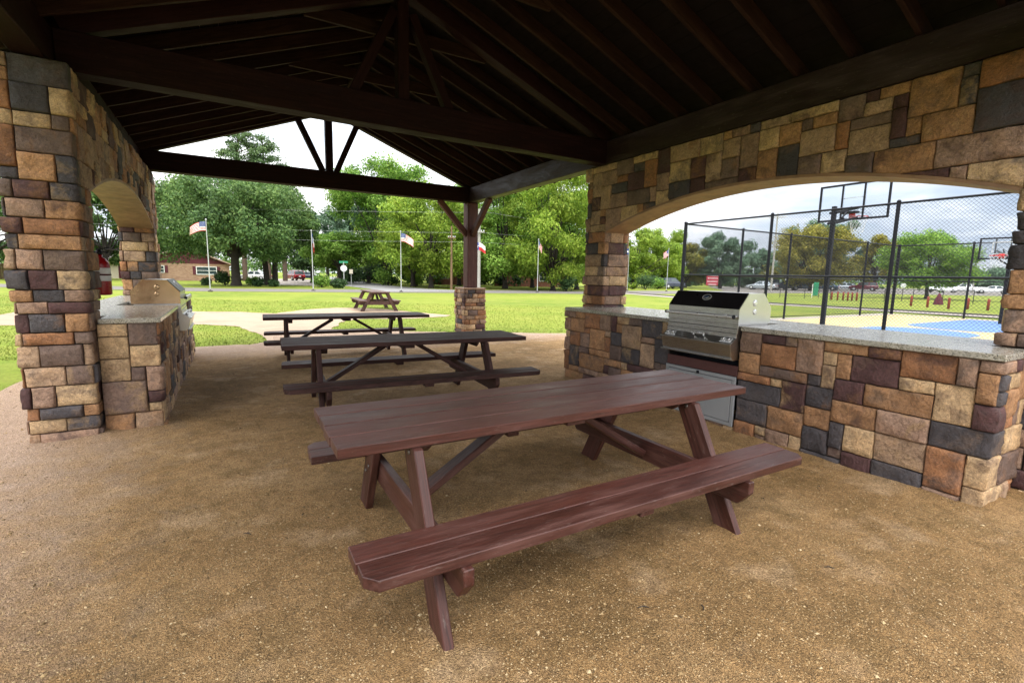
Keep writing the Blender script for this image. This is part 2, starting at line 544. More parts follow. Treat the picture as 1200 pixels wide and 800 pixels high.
    def build(self, name, mats, parent=None, flat_caps=True, loc=None):
        me = bpy.data.meshes.new(name)
        v = self.v
        me.from_pydata(v, [], self.f)
        if not isinstance(mats, (list, tuple)):
            mats = [mats]
        for m in mats:
            me.materials.append(MAT[m] if isinstance(m, str) else m)
        me.polygons.foreach_set('material_index', self.mi)
        me.polygons.foreach_set('use_smooth', self.sm)
        a = me.attributes.new('gr', 'FLOAT_VECTOR', 'POINT')
        a.data.foreach_set('vector', [c for p in self.gr for c in p])
        a = me.attributes.new('rnd', 'FLOAT', 'POINT')
        a.data.foreach_set('value', self.rn)
        if any(c != (1, 1, 1) for c in self.co):
            a = me.attributes.new('col', 'FLOAT_COLOR', 'POINT')
            a.data.foreach_set('color', [x for c in self.co for x in (c[0], c[1], c[2], 1.0)])
        me.update()
        o = bpy.data.objects.new(name, me)
        col.objects.link(o)
        if parent is not None:
            o.parent = parent
        if loc is not None:
            o.location = loc
        return o


_bev = {}


def bev_box(sx, sy, sz, b):
    key = (round(sx, 5), round(sy, 5), round(sz, 5), round(b, 5))
    if key in _bev:
        return _bev[key]
    bm = bmesh.new()
    bmesh.ops.create_cube(bm, size=2.0)
    for v in bm.verts:
        v.co.x *= sx
        v.co.y *= sy
        v.co.z *= sz
    if b > 1e-5:
        bmesh.ops.bevel(bm, geom=list(bm.edges), offset=b, segments=1, affect='EDGES')
    bm.verts.index_update()
    V = [tuple(v.co) for v in bm.verts]
    Fc = [tuple(v.index for v in f.verts) for f in bm.faces]
    bm.free()
    _bev[key] = (V, Fc)
    return _bev[key]


def T(x, y, z, rz=0.0, ry=0.0, rx=0.0):
    return Matrix.Translation((x, y, z)) @ Matrix.Rotation(rz, 4, 'Z') @ Matrix.Rotation(ry, 4, 'Y') @ Matrix.Rotation(rx, 4, 'X')


def tag(o, label, cat, group=None, kind=None):
    o['label'] = label
    o['category'] = cat
    if group:
        o['group'] = group
    if kind:
        o['kind'] = kind
    return o


def thing(name, label, cat, loc=(0, 0, 0), rz=0.0, group=None):
    o = bpy.data.objects.new(name, None)
    o.empty_display_size = 0.2
    col.objects.link(o)
    o.location = loc
    o.rotation_euler = (0, 0, rz)
    return tag(o, label, cat, group)


def struct(o):
    o['kind'] = 'structure'
    return o


def copy_tree(o, parent=None, mats=None):
    c = o.copy()
    if mats and c.type == 'MESH':
        c.data = o.data.copy()
        for i, m in enumerate(c.data.materials):
            if m.name in mats:
                c.data.materials[i] = MAT[mats[m.name]]
    col.objects.link(c)
    if parent is not None:
        c.parent = parent
    for ch in list(o.children):
        copy_tree(ch, c, mats)
    return c

# ------------------------------------------------------------------ laid stone
PALETTE = [((0.58, 0.400, 0.230), 17), ((0.440, 0.242, 0.122), 17), ((0.350, 0.168, 0.082), 14), ((0.360, 0.232, 0.165), 19),
           ((0.100, 0.050, 0.050), 17), ((0.080, 0.073, 0.080), 17), ((0.190, 0.130, 0.106), 14), ((0.43, 0.290, 0.190), 12)]
PAL = [c for c, w in PALETTE for _ in range(w)]
SIZES = [(3, 2)] * 20 + [(2, 2)] * 18 + [(4, 2)] * 10 + [(3, 1)] * 13 + [(4, 1)] * 8 + [(2, 1)] * 9 + [(1, 1)] * 4 + [(2, 3)] * 8 + [(3, 3)] * 9 + [(1, 2)] * 5 + [(5, 2)] * 4
SMALL = [(3, 2)] * 16 + [(2, 2)] * 14 + [(4, 2)] * 8 + [(3, 1)] * 16 + [(4, 1)] * 12 + [(2, 1)] * 14 + [(1, 1)] * 8 + [(1, 2)] * 10


class Path:
    """plan outline, walked with the wall's face on its right-hand side"""
    def __init__(self, pts, closed):
        self.p = [Vector((a, b)) for a, b in pts]
        self.closed = closed
        n = len(self.p)
        self.segs = [(self.p[i], self.p[(i + 1) % n]) for i in range(n if closed else n - 1)]
        self.u = [0.0]
        for a, b in self.segs:
            self.u.append(self.u[-1] + (b - a).length)
        self.L = self.u[-1]

    def nrm(self, i):
        a, b = self.segs[i % len(self.segs)]
        d = (b - a).normalized()
        return Vector((d.y, -d.x))

    def grid(self, du):
        g = [0.0]
        for i, (a, b) in enumerate(self.segs):
            n = max(1, round((b - a).length / du))
            for k in range(1, n + 1):
                g.append(self.u[i] + (b - a).length * k / n)
        return g

    def at(self, u, mid):
        """point and outward normal at u (mitred at a corner the stone wraps round)"""
        if self.closed:
            u %= self.L
            mid %= self.L
        for i in range(len(self.segs)):
            if u <= self.u[i + 1] + 1e-7:
                break
        a, b = self.segs[i]
        t = (u - self.u[i]) / (self.u[i + 1] - self.u[i])
        p = a.lerp(b, t)
        n = self.nrm(i)
        for j, uc in enumerate(self.u):
            if abs(u - uc) < 1e-6 and (self.closed or 0 < j < len(self.u) - 1):
                n1, n2 = self.nrm(j - 1 if j else len(self.segs) - 1), self.nrm(j if j < len(self.segs) else 0)
                n = (n1 + n2).normalized() * (1.0 / max(0.5, ((n1 + n2).normalized()).dot(n1)))
                p = self.segs[j % len(self.segs)][0] if (j < len(self.segs)) else self.p[0]
                break
        return p, n


def lay_stones(mb, path, z0, z1, seed, du=0.108, dv=0.098, low=None, blocked=None, sizes=SIZES, fine=0.036):
    rg = random.Random(seed)
    U = path.grid(du)
    nv = max(1, round((z1 - z0) / dv))
    V = [z0 + (z1 - z0) * k / nv for k in range(nv + 1)]
    for k in range(1, nv):
        V[k] += rg.uniform(-0.018, 0.018)
    nu = len(U) - 1
    used = [[False] * nv for _ in range(nu)]

    def lo(u, mid):
        p, n = path.at(u, mid)
        return low(p.x, p.y, n) if low else -9.0
    for i in range(nu):
        for j in range(nv):
            um, vm = (U[i] + U[i + 1]) / 2, (V[j] + V[j + 1]) / 2
            if low and V[j + 1] - 0.025 <= min(lo(U[i] + .01, um), lo(um, um), lo(U[i + 1] - .01, um)):
                used[i][j] = True
            if blocked and blocked(path.at(um, um)[0], vm):
                used[i][j] = True
    last = None
    start = rg.randrange(0, 2) if path.closed else 0
    for j in range(nv):
        for ii in range(nu):
            i = (ii + start) % nu
            if used[i][j]:
                continue
            for _ in range(14):
                w, h = rg.choice(sizes)
                if j + h > nv:
                    continue
                cells = [((i + a) % nu, j + b) for a in range(w) for b in range(h)]
                if not path.closed and i + w > nu:
                    continue
                if any(used[a][b] for a, b in cells):
                    continue
                break
            else:
                w, h = 1, 1
            for a in range(w):
                for b in range(h):
                    used[(i + a) % nu][j + b] = True
            u0 = U[i]
            u1 = U[i + w] if i + w <= nu else U[(i + w) % nu] + path.L
            c = rg.choice(PAL)
            while c == last:
                c = rg.choice(PAL)
            last = c
            one_stone(mb, path, u0, u1, V[j], V[j + h], c, rg, lo if low else None, fine)


def lay_courses(mb, path, z0, z1, seed, h=(0.085, 0.180), w=(0.12, 0.40), fine=0.036):
    """stone in level courses round a column, stones of one course of equal height; corner stones wrap"""
    rg = random.Random(seed)
    z = z0
    last = None
    while z < z1 - 0.04:
        hh = rg.uniform(*h)
        if z1 - (z + hh) < h[0] * 0.8:
            hh = z1 - z
        u = rg.uniform(0.0, 0.12)
        end = u + path.L
        while u < end - 0.001:
            ww = rg.uniform(*w)
            if end - (u + ww) < w[0]:
                ww = end - u
            # avoid slivers round a corner
            for uc in path.u + [q + path.L for q in path.u]:
                if 0 < abs(u + ww - uc) < 0.05 and end - (u + ww) > 0.05:
                    ww = uc - u + (0 if rg.random() < .5 else 0.085)
                    break
            ww = min(max(ww, 0.05), end - u)
            c = rg.choice(PAL)
            while c == last:
                c = rg.choice(PAL)
            last = c
            if hh > 0.19 and ww > 0.15 and rg.random() < 0.28:
                k = rg.uniform(.4, .6)
                one_stone(mb, path, u, u + ww, z, z + hh * k, c, rg, None, fine)
                one_stone(mb, path, u, u + ww, z + hh * k, z + hh, rg.choice(PAL), rg, None, fine)
            else:
                one_stone(mb, path, u, u + ww, z, z + hh, c, rg, None, fine)
            u += ww
        z += hh


def one_stone(mb, path, u0, u1, v0, v1, c, rg, lo, fine):
    gap = 0.0018
    u0 += gap
    u1 -= gap
    v0 += gap
    v1 -= gap
    e, r = 0.0035, 0.011

    def samples(a, b):
        L = b - a
        s = [a, a + min(e, L * .12), a + min(r, L * .28)]
        n = max(1, int((L - 2 * r) / fine))
        s += [a + r + (L - 2 * r) * k / n for k in range(1, n)]
        s += [b - min(r, L * .28), b - min(e, L * .12), b]
        return s
    us = samples(u0, u1)
    mid = (u0 + u1) / 2
    for uc in path.u + [x + path.L for x in path.u]:
        if u0 + 0.012 < uc < u1 - 0.012 and (path.closed or 1e-6 < uc < path.L - 1e-6):
            us = [x for x in us if abs(x - uc) > 0.008] + [uc]
            us.sort()
    vs = samples(0.0, 1.0 * (v1 - v0))
    H = v1 - v0
    lift = rg.uniform(0.005, 0.027)
    tilt = (rg.uniform(-0.03, 0.03), rg.uniform(-0.03, 0.03))
    so = Vector((rg.uniform(-50, 50), rg.uniform(-50, 50), rg.uniform(-50, 50)))
    tint = rg.uniform(0.82, 1.16)
    colr = tuple(min(0.8, x * tint) for x in c)
    P, G = [], []
    nu, nv = len(us), len(vs)
    good = False
    for a, u in enumerate(us):
        p, n = path.at(u, mid)
        zb = v0
        if lo:
            q = lo(u, mid)
            zb = max(v0, q + 0.004)
            if zb < v1 - 0.015:
                good = True
            zb = min(zb, v1 - 0.004)
        else:
            good = True
        for b, dv in enumerate(vs):
            t = dv / H
            z = zb + (v1 - zb) * t
            da = min(a, nu - 1 - a)
            db = min(b, nv - 1 - b)
            k = min(da, db)
            q = Vector((p.x * 9, p.y * 9, z * 9)) + so
            rough = noise.noise(q) * 0.011 + (abs(noise.noise(q * 2.1)) - 0.25) * 0.018 + noise.noise(q * 4.7) * 0.006
            off = -0.016 if k == 0 else (lift * 0.80 + rough * 0.7 - 0.002 if k == 1 else lift + rough + tilt[0] * (u - mid) + tilt[1] * (z - (v0 + v1) / 2))
            jz = noise.noise(Vector((u * 14, v0 * 31, 3.0)) + so) * 0.0045 if b in (0, 1) else (noise.noise(Vector((u * 14, v1 * 31, 9.0)) + so) * 0.0045 if b >= nv - 2 else 0)
            ju = noise.noise(Vector((z * 14, u0 * 31, 5.0)) + so) * 0.0045 if a in (0, 1) or a >= nu - 2 else 0
            tx, ty = -n.y, n.x
            P.append((p.x + n.x * off + tx * ju, p.y + n.y * off + ty * ju, z + jz))
    if not good:
        return
    Fc = [(i * nv + j, i * nv + j + 1, (i + 1) * nv + j + 1, (i + 1) * nv + j) for i in range(nu - 1) for j in range(nv - 1)]
    Fc = [f[::-1] for f in Fc]
    mb.add(P, Fc, 0, None, rg.random(), colr, smooth=True)


ZW = 3.06            # top of the stone walls, underside of the beams
Z_SPRING, Z_APEX = 2.13, 2.49


def arch_fn(ya, yb):
    ym, hw, rise = (ya + yb) / 2, (yb - ya) / 2, Z_APEX - Z_SPRING
    rad = (hw * hw + rise * rise) / (2 * rise)
    zc = Z_APEX - rad

    def f(y):
        d = min(hw, abs(y - ym))
        return zc + math.sqrt(rad * rad - d * d)
    return f


PAV = (1.86, 5.58, 0.0)
PLOC = (-PAV[0], -PAV[1], 0.0)
pav = thing('picnic_pavilion', 'open picnic pavilion with dark timber gable roof and two arched stone walls', 'pavilion', PAV)


def stone_wall(x0, x1, y0, ya, yb, y1, seed):
    """wall x0..x1, y0..y1 with an arched opening ya..yb; columns, arch band and mortar core in one mesh"""
    arch = arch_fn(ya, yb)
    mb = MB()
    for k, (c0, c1) in enumerate(((y0, ya), (yb, y1))):
        lay_courses(mb, Path([(x0, c0), (x1, c0), (x1, c1), (x0, c1)], True), -0.03, Z_SPRING, seed + k)

    def low(x, y, n):
        if abs(n.x) > 0.9 and ya < y < yb:
            return arch(y)
        return -9
    lay_stones(mb, Path([(x0, y0), (x1, y0), (x1, y1), (x0, y1)], True), Z_SPRING, ZW - 0.005, seed + 7, du=0.105, dv=0.100, low=low)
    g = 0.012
    n = 28
    top = [(ya + (yb - ya) * k / n, arch(ya + (yb - ya) * k / n) + 0.012) for k in range(n + 1)]
    poly = [(y0 + g, -0.1), (ya - g, -0.1)] + [(ya - g, Z_SPRING)] + top + [(yb + g, Z_SPRING), (yb + g, -0.1), (y1 - g, -0.1), (y1 - g, ZW - 0.004), (y0 + g, ZW - 0.004)]
    mb.prism(poly, 'x', x0 + g, x1 - g, 1)
    w = mb.build('stone_wall', ['cut_stone', 'mortar'], pav, loc=PLOC)
    mb = MB()
    s0, s1 = ya + 0.002, yb - 0.002
    pts = [(s0 + (s1 - s0) * k / n, arch(s0 + (s1 - s0) * k / n)) for k in range(n + 1)]
    V, Fc = [], []
    for (y, z) in pts:
        V += [(x0 - 0.004, y, z - 0.022), (x1 + 0.004, y, z - 0.022), (x1 + 0.004, y, z + 0.006), (x0 - 0.004, y, z + 0.006)]
    for k in range(n):
        for q in range(4):
            a, b = k * 4 + q, k * 4 + (q + 1) % 4
            Fc.append((a, b, b + 4, a + 4))
    Fc += [(3, 2, 1, 0), (n * 4, n * 4 + 1, n * 4 + 2, n * 4 + 3)]
    mb.add(V, [f[::-1] for f in Fc])
    s = mb.build('arch_soffit', 'soffit_board', w)
    return w


LW = (-1.47, -1.025, 5.27, 5.66, 9.98, 10.40)
RW = (4.72, 5.15, 0.78, 1.20, 5.48, 5.90)
stone_wall(*LW, seed=11)
stone_wall(*RW, seed=57)

# --- posts on stone piers
def post(x, y, seed, kx, ky):
    mb = MB()
    h = 0.255
    lay_courses(mb, Path([(x - h, y - h), (x + h, y - h), (x + h, y + h), (x - h, y + h)], True), -0.03, 1.14, seed, h=(0.07, 0.135), w=(0.10, 0.34))
    mb.prism([(x - h + .012, y - h + .012), (x + h - .012, y - h + .012), (x + h - .012, y + h - .012), (x - h + .012, y + h - .012)], 'z', -0.1, 1.13, 1)
    pr = mb.build('stone_pier', ['cut_stone', 'mortar'], pav, loc=PLOC)
    mb = MB()
    mb.box((0.54, 0.54, 0.045), T(x, y, 1.163), 0.01)
    mb.build('pier_cap', 'soffit_board', pr)
    mb = MB()
    mb.box((0.25, 0.25, ZW - 1.186), T(x, y, (ZW + 1.186) / 2), 0.012, grain='z')
    mb.build('post', 'post_wood', pav, loc=PLOC)
    mb = MB()
    mb.beam((x + kx * 0.10, y, 2.36), (x + kx * 0.76, y, 3.07), 0.12, 0.10, (0, 1, 0))
    mb.build('knee_brace', 'post_wood', pav, loc=PLOC)
    mb = MB()
    mb.beam((x, y + ky * 0.10, 2.36), (x, y + ky * 0.92, 3.07), 0.12, 0.10, (1, 0, 0))
    mb.build('knee_brace', 'post_wood', pav, loc=PLOC)


post(4.80, 10.16, 71, -1, -1)
post(-1.235, 1.00, 72, 1, 1)

# --- timber roof frame
XR = 1.86
SL = 0.385
XL_IN, XR_IN = -1.0, 4.72


def zr(x):      # underside of the rafters
    return 3.40 + SL * (min(x - XL_IN, XR_IN - x))


for x in (-1.235, 4.82):
    mb = MB()
    mb.box((0.20, 10.2, 0.315), T(x, 5.30, ZW + 0.002 + 0.1575), 0.008, grain='y')
    mb.build('eave_beam', 'beam_wood_lit' if x > 0 else 'beam_wood', pav, loc=PLOC)


def truss(y, fan):
    mb = MB()
    mb.box((5.845, 0.205, 0.315), T(1.7925, y, ZW + 0.0035 + 0.1575), 0.008)
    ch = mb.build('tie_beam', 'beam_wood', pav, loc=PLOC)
    zt = ZW + 0.318
    mb = MB()
    mb.box((0.13, 0.13, zr(XR) + 0.02 - zt), T(1.79, y, (zr(XR) + 0.02 + zt) / 2), 0.006, grain='z')
    mb.build('king_post', 'beam_wood', pav, loc=PLOC)
    for s in (-1, 1):
        mb = MB()
        if fan:      # struts lean in towards the ridge
            a, b = (1.80 + s * 0.55, y, zt + 0.0), (1.80 + s * 0.10, y, 4.30)
        else:        # struts spread up to the rafters
            a, b = (1.79 + s * 0.12, y, zt + 0.0), (1.79 + s * 0.55, y, zr(1.79 + s * 0.55) + 0.03)
        mb.beam(a, b, 0.10, 0.11, (0, 1, 0))
        mb.build('strut', 'beam_wood', pav, loc=PLOC)
    for s in (-1, 1):
        mb = MB()
        x0, x1 = (XR, XL_IN - 0.1) if s < 0 else (XR, XR_IN + 0.1)
        mb.beam((x0, y, zr(x0) + 0.06), (x1, y, zr(x1) + 0.06), 0.13, 0.17, (0, 0, 1))
        mb.build('top_chord', 'beam_wood', pav, loc=PLOC)


truss(5.61, True)
truss(10.16, False)
truss(1.00, False)

rafter_y = [5.73 + 0.475 * k for k in range(-11, 10)]
rafter_y = [y for y in rafter_y if min(abs(y - t) for t in (5.61, 10.16, 1.0)) > 0.085] + [10.30, 0.40]
for y in rafter_y:
    for s in (-1, 1):
        mb = MB()
        x1 = -1.62 if s < 0 else 5.34
        x0 = XR
        dz = 0.075
        mb.beam((x0, y, zr(x0) + dz), (x1, y, zr(x1) + dz), 0.042, 0.14, (0, 0, 1), 0.004)
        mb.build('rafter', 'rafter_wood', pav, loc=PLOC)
for k in (-3, 0, 3, 6):
    y = 5.73 + 0.475 * k + 0.046
    mb = MB()
    mb.box((2.10, 0.040, 0.14), T(XR, y, 4.085 + 0.07), 0.004)
    mb.build('collar_tie', 'rafter_wood', pav, loc=PLOC)
mb = MB()
mb.box((0.045, 10.2, 0.2), T(XR, 5.3, zr(XR) + 0.06), 0.004, grain='y')
mb.build('ridge_board', 'rafter_wood', pav, loc=PLOC)
# roof deck and sheet-metal covering
mb = MB()
for s in (-1, 1):
    xe = -1.78 if s < 0 else 5.50
    n = 22
    for k in range(n):          # boards laid along the ridge line
        xa = XR + (xe - XR) * k / n
        xb = XR + (xe - XR) * (k + 0.97) / n
        za, zb = zr(xa) + 0.155, zr(xb) + 0.155
        V = [(xa, 0.12, za), (xb, 0.12, zb), (xb, 10.42, zb), (xa, 10.42, za)]
        V += [(p[0], p[1], p[2] + 0.025) for p in V]
        Fc = [(0, 1, 2, 3), (4, 7, 6, 5), (0, 4, 5, 1), (1, 5, 6, 2), (2, 6, 7, 3), (3, 7, 4, 0)]
        if s > 0:
            Fc = [f[::-1] for f in Fc]
        mb.add(V, Fc, 0, [(p[1], p[0] * 3, p[2]) for p in V], random.random())
dk = mb.build('roof_deck', 'deck_boards', pav, loc=PLOC)
mb = MB()
for s in (-1, 1):
    xe = -1.84 if s < 0 else 5.56
    V = []
    for (x, dz) in ((XR, 0.20), (xe, 0.20), (xe, 0.215), (XR, 0.215)):
        V += [(x, 0.06, zr(x) + dz), (x, 10.48, zr(x) + dz)]
    mb.add(V, [(0, 2, 3, 1), (4, 6, 7, 5), (2, 4, 5, 3), (0, 1, 7, 6), (0, 6, 4, 2), (1, 3, 5, 7)])
    nrib = 26
    for k in range(nrib + 1):
        y = 0.09 + (10.36) * k / nrib
        mb.beam((XR, y, zr(XR) + 0.228), (xe, y, zr(xe) + 0.228), 0.03, 0.03, (0, 0, 1), 0.002)
mb.build('metal_covering', 'roof_metal', dk)


# ------------------------------------------------------------------ stone grill counters
def counter(xw, xf, y0, y1, gy0, gy1, hc, x_back, oa, ob, label, seed, sgn, sill=0.055):
    """stone-faced counter in front of (and through) an arch; gap gy0..gy1 for the grill. sgn: -1 faces -x, +1 faces +x"""
    o = thing('grill_counter', label, 'counter', ((xw + xf) / 2, (y0 + y1) / 2, 0), 0, 'stone grill counters under the arches')
    L = (-(xw + xf) / 2, -(y0 + y1) / 2, 0)
    zt = hc - 0.045
    mb = MB()
    i = -sgn * 0.0
    fx = xf - sgn * 0.03          # stone face, inside the slab's edge
    s0, s1 = y0 + 0.02, y1 - 0.02
    wl = xw + sgn * 0.02
    # two blocks either side of the grill
    for k, (a, b) in enumerate(((s0, gy0), (gy1, s1))):
        ret_a, ret_b = (k == 0), (k == 1)
        if sgn < 0:
            pts = [(fx, a), (fx, b)]
            # face -x is on the right when walking towards -y ... so walk from b to a
            path = [(wl, b)] * ret_b + [(fx, b), (fx, a)] + [(wl, a)] * ret_a
        else:
            path = [(wl, a)] * ret_a + [(fx, a), (fx, b)] + [(wl, b)] * ret_b
        lay_stones(mb, Path(path, False), -0.04, zt, seed + k)
        mb.prism([(min(wl, fx - sgn * .012), a + .012), (max(wl, fx - sgn * .012), a + .012), (max(wl, fx - sgn * .012), b - .012), (min(wl, fx - sgn * .012), b - .012)], 'z', -0.1, zt - 0.002, 1)
    # rear half under the arch, plain stone on the far side
    xo = x_back - sgn * (-0.05)
    path = [(xo, oa + .02), (xo, ob - .02)] if sgn < 0 else [(xo, ob - .02), (xo, oa + .02)]
    lay_stones(mb, Path(path, False), -0.04, zt, seed + 9)
    xa, xb = sorted((xw + sgn * 0.018, xo + sgn * 0.012))
    for (a, b) in ((oa + .03, gy0 - 0.0), (gy1 + 0.0, ob - .03)):
        mb.prism([(xa, a), (xb, a), (xb, b), (xa, b)], 'z', -0.1, zt - 0.003, 1)
    gx = xf - sgn * 0.62
    xa, xb = sorted((gx, xo + sgn * 0.013))
    mb.prism([(xa, gy0 + .001), (xb, gy0 + .001), (xb, gy1 - .001), (xa, gy1 - .001)], 'z', -0.1, zt - 0.004, 1)
    # sill of stone below the doors
    lay_stones(mb, Path([(fx, gy1 - .005), (fx, gy0 + .005)] if sgn < 0 else [(fx, gy0 + .005), (fx, gy1 - .005)], False), -0.04, sill, seed + 5)
    xa, xb = sorted((fx - sgn * .012, gx))
    mb.prism([(xa, gy0 + .001), (xb, gy0 + .001), (xb, gy1 - .001), (xa, gy1 - .001)], 'z', -0.1, sill - 0.005, 1)
    mb.build('stone_base', ['cut_stone', 'mortar'], o, loc=L)
    # slab
    mb = MB()
    bo = x_back - sgn * 0.03
    poly = [(xf, y0), (xf, gy0), (gx, gy0), (gx, gy1), (xf, gy1), (xf, y1), (xw + sgn * .035, y1), (xw + sgn * .035, ob - .035), (bo, ob - .035), (bo, oa + .035), (xw + sgn * .035, oa + .035), (xw + sgn * .035, y0)]
    mb.prism(poly, 'z', zt, hc, 0, bevel=0.006)
    mb.build('countertop', 'granite', o, loc=L)
    return o


GR = (2.835, 3.70)
GL = (7.30, 8.16)
HR, HL = 1.04, 1.03
counter(4.72, 4.15, 1.01, 5.615, GR[0], GR[1], HR, 5.20, RW[3], RW[4], 'long stone counter with granite top holding the black hooded grill', 101, -1)
counter(-1.025, -0.55, 5.36, 9.86, GL[0], GL[1], HL, -1.50, LW[3], LW[4], 'far stone counter with granite top beside the fire extinguisher column', 131, 1, HL - 0.34)


def grill(label, y0, y1, xf, hc, sgn, side_mat, doors=True):
    """built-in grill, front towards sgn; local x = out of the counter, y along it"""
    yc = (y0 + y1) / 2
    o = thing('built_in_grill', label, 'grill', (xf, yc, 0), 0 if sgn > 0 else PI, 'built-in grills')
    w = (y1 - y0) - 0.02
    h = w / 2
    z = hc
    # hood: half-octagon section, front is +x
    prof = [(0.02, z + 0.012), (0.02, z + 0.155), (-0.11, z + 0.305), (-0.35, z + 0.305), (-0.475, z + 0.165), (-0.475, z + 0.012)]
    mb = MB()
    n = len(prof)
    V = [(p[0], -h, p[1]) for p in prof] + [(p[0], h, p[1]) for p in prof]
    mb.add(V, [(i, (i + 1) % n, (i + 1) % n + n, i + n)[::-1] for i in range(n)], 0)
    mb.add(V[:n], [tuple(range(n))], 1)
    mb.add(V[n:], [tuple(range(n))[::-1]], 1)
    hood = mb.build('hood', ['stainless', side_mat], o)
    # black enamelled front panel of the hood
    mb = MB()
    d = Vector((-0.13, 0, 0.15)).normalized()
    nrm = Vector((0.15, 0, 0.13)).normalized()
    c = Vector((-0.045, 0, z + 0.230)) + nrm * 0.005
    M = Matrix(((0, d.x, nrm.x, c.x), (1, d.y, nrm.y, c.y), (0, d.z, nrm.z, c.z), (0, 0, 0, 1)))
    mb.box((2 * h - 0.006, 0.196, 0.008), M, 0.003)
    mb.build('hood_panel', 'black_enamel', hood)
    Mb = M.copy()
    mb = MB()
    ring = [(0.052 * math.cos(2 * PI * k / 28), 0.037 * math.sin(2 * PI * k / 28)) for k in range(28)]
    V = [M @ Vector((a, b + 0.02, 0.005)) for a, b in ring] + [M @ Vector((a, b + 0.02, 0.012)) for a, b in ring] + [M @ Vector((a * .86, b * .82 + 0.02, 0.012)) for a, b in ring] + [M @ Vector((a * .86, b * .82 + 0.02, 0.007)) for a, b in ring]
    Fc = []
    for r_ in range(3):
        Fc += [(r_ * 28 + k, r_ * 28 + (k + 1) % 28, (r_ + 1) * 28 + (k + 1) % 28, (r_ + 1) * 28 + k) for k in range(28)]
    mb.add(V, Fc, 0)
    mb.add(V[84:], [tuple(range(28))], 1)
    for (a, b, ww, hh, rot, mi) in ((-0.008, 0.022, 0.050, 0.016, 0.25, 2), (0.012, 0.014, 0.034, 0.012, 0.5, 0), (-0.022, 0.010, 0.024, 0.008, 0.1, 0)):
        mb.box((ww, hh, 0.003), M @ T(a, b, 0.0095, rot), 0.001, mi)
    mb.build('badge', ['chrome', 'black_enamel', 'badge_blue'], hood)
    # round covers on the end plates
    for s in (-1, 1):
        mb = MB()
        for (x, zz, r_) in ((-0.21, z + 0.215, 0.030), (-0.215, z + 0.13, 0.026)):
            mb.lathe([(r_, -0.001), (r_, 0.004), (r_ * 0.6, 0.007), (0.004, 0.007)], (x, s * (h + 0.0005), zz), 18, 0, Matrix.Rotation(-s * PI / 2, 4, 'X'))
        mb.build('spit_hole_cover', 'chrome' if doors else 'brown_reflect_steel', hood)
    # handle
    mb = MB()
    zh = z + 0.085
    mb.tube([(0.075, -h + 0.015, zh), (0.075, h - 0.015, zh)], 0.016, 14)
    for s in (-1, 1):
        mb.tube([(0.015, s * (h - 0.04), zh), (0.078, s * (h - 0.04), zh)], 0.013, 10)
        mb.tube([(0.075, s * (h - 0.022), zh), (0.075, s * (h - 0.010), zh)], 0.0185, 14, 1)
    mb.build('hood_handle', ['chrome', 'black_metal'], hood)
    # body and stepped front
    mb = MB()
    body = [(0.015, z + 0.010), (0.015, z - 0.028), (0.022, z - 0.030), (0.022, z - 0.075), (0.030, z - 0.077), (0.030, z - 0.115), (0.10, z - 0.165), (0.112, z - 0.175), (0.085, z - 0.305), (0.055, z - 0.318), (0.055, z - 0.330), (-0.45, z - 0.330), (-0.45, z + 0.010)]
    mb.prism([(p[0], p[1]) for p in body], 'y', -h + 0.004, h - 0.004, 0, bevel=0.0015)
    for zz in (z - 0.029, z - 0.076):
        mb.box((0.004, 2 * h - 0.02, 0.005), T(0.0235, 0, zz), 0.0005, 1)
    mb.build('firebox', ['stainless', 'black_metal'], o)
    mb = MB()
    mb.beam((0.118, -h - 0.008, z - 0.170), (0.118, h + 0.008, z - 0.170), 0.014, 0.012, (0, 0, 1), 0.003)
    mb.beam((0.092, -h - 0.010, z - 0.312), (0.092, h + 0.010, z - 0.312), 0.030, 0.014, (0, 0, 1), 0.003)
    mb.build('front_rail', 'stainless', o)
    for s in (-1, 1):
        mb = MB()
        Mk = T(0.066, s * (h - 0.085), z - 0.135, 0, 0.62)
        mb.box((0.062, 0.115, 0.006), Mk, 0.002, 0)
        for q in (-0.03, 0.03):
            mb.lathe([(0.019, 0), (0.019, 0.016), (0.014, 0.021), (0.004, 0.021)], (0, 0, 0), 16, 1, Mk @ T(0, q, 0.003))
        mb.build('knob_plate', ['chrome', 'stainless'], o)
    mb = MB()
    Mk = T(0.062, 0.02, z - 0.126, 0, 0.62)
    mb.tube([Mk @ Vector((0, -0.075, 0.028)), Mk @ Vector((0, 0.075, 0.028))], 0.009, 10)
    for q in (-0.06, 0.06):
        mb.tube([Mk @ Vector((0, q, 0)), Mk @ Vector((0, q, 0.028))], 0.007, 8)
    mb.build('drawer_pull', 'chrome', o)
    if not doors:
        return o
    # cavity under the firebox: dark back board, front board coloured as the table's reflection
    mb = MB()
    mb.box((0.02, 2 * h + 0.014, 0.100), T(-0.02, 0, z - 0.438), 0.003)
    mb.build('cavity_reflection', 'table_reflect_brown', o)
    mb = MB()
    mb.box((0.01, 2 * h + 0.012, 0.16), T(-0.20, 0, z - 0.405), 0.002)
    mb.build('cavity_back', 'black_metal', o)
    # cabinet doors in a frame
    zt_, zb = z - 0.492, 0.058
    mb = MB()
    fw = 0.035
    mb.box((0.02, 2 * h + 0.012, fw), T(-0.004, 0, zt_ - fw / 2), 0.003)
    mb.box((0.02, 2 * h + 0.012, fw), T(-0.004, 0, zb + fw / 2), 0.003)
    for s in (-1, 1):
        mb.box((0.02, fw, zt_ - zb - 2 * fw - 0.002), T(-0.004, s * (h + 0.006 - fw / 2), (zt_ + zb) / 2), 0.003)
    fr_ = mb.build('door_frame', 'silver_door', o)
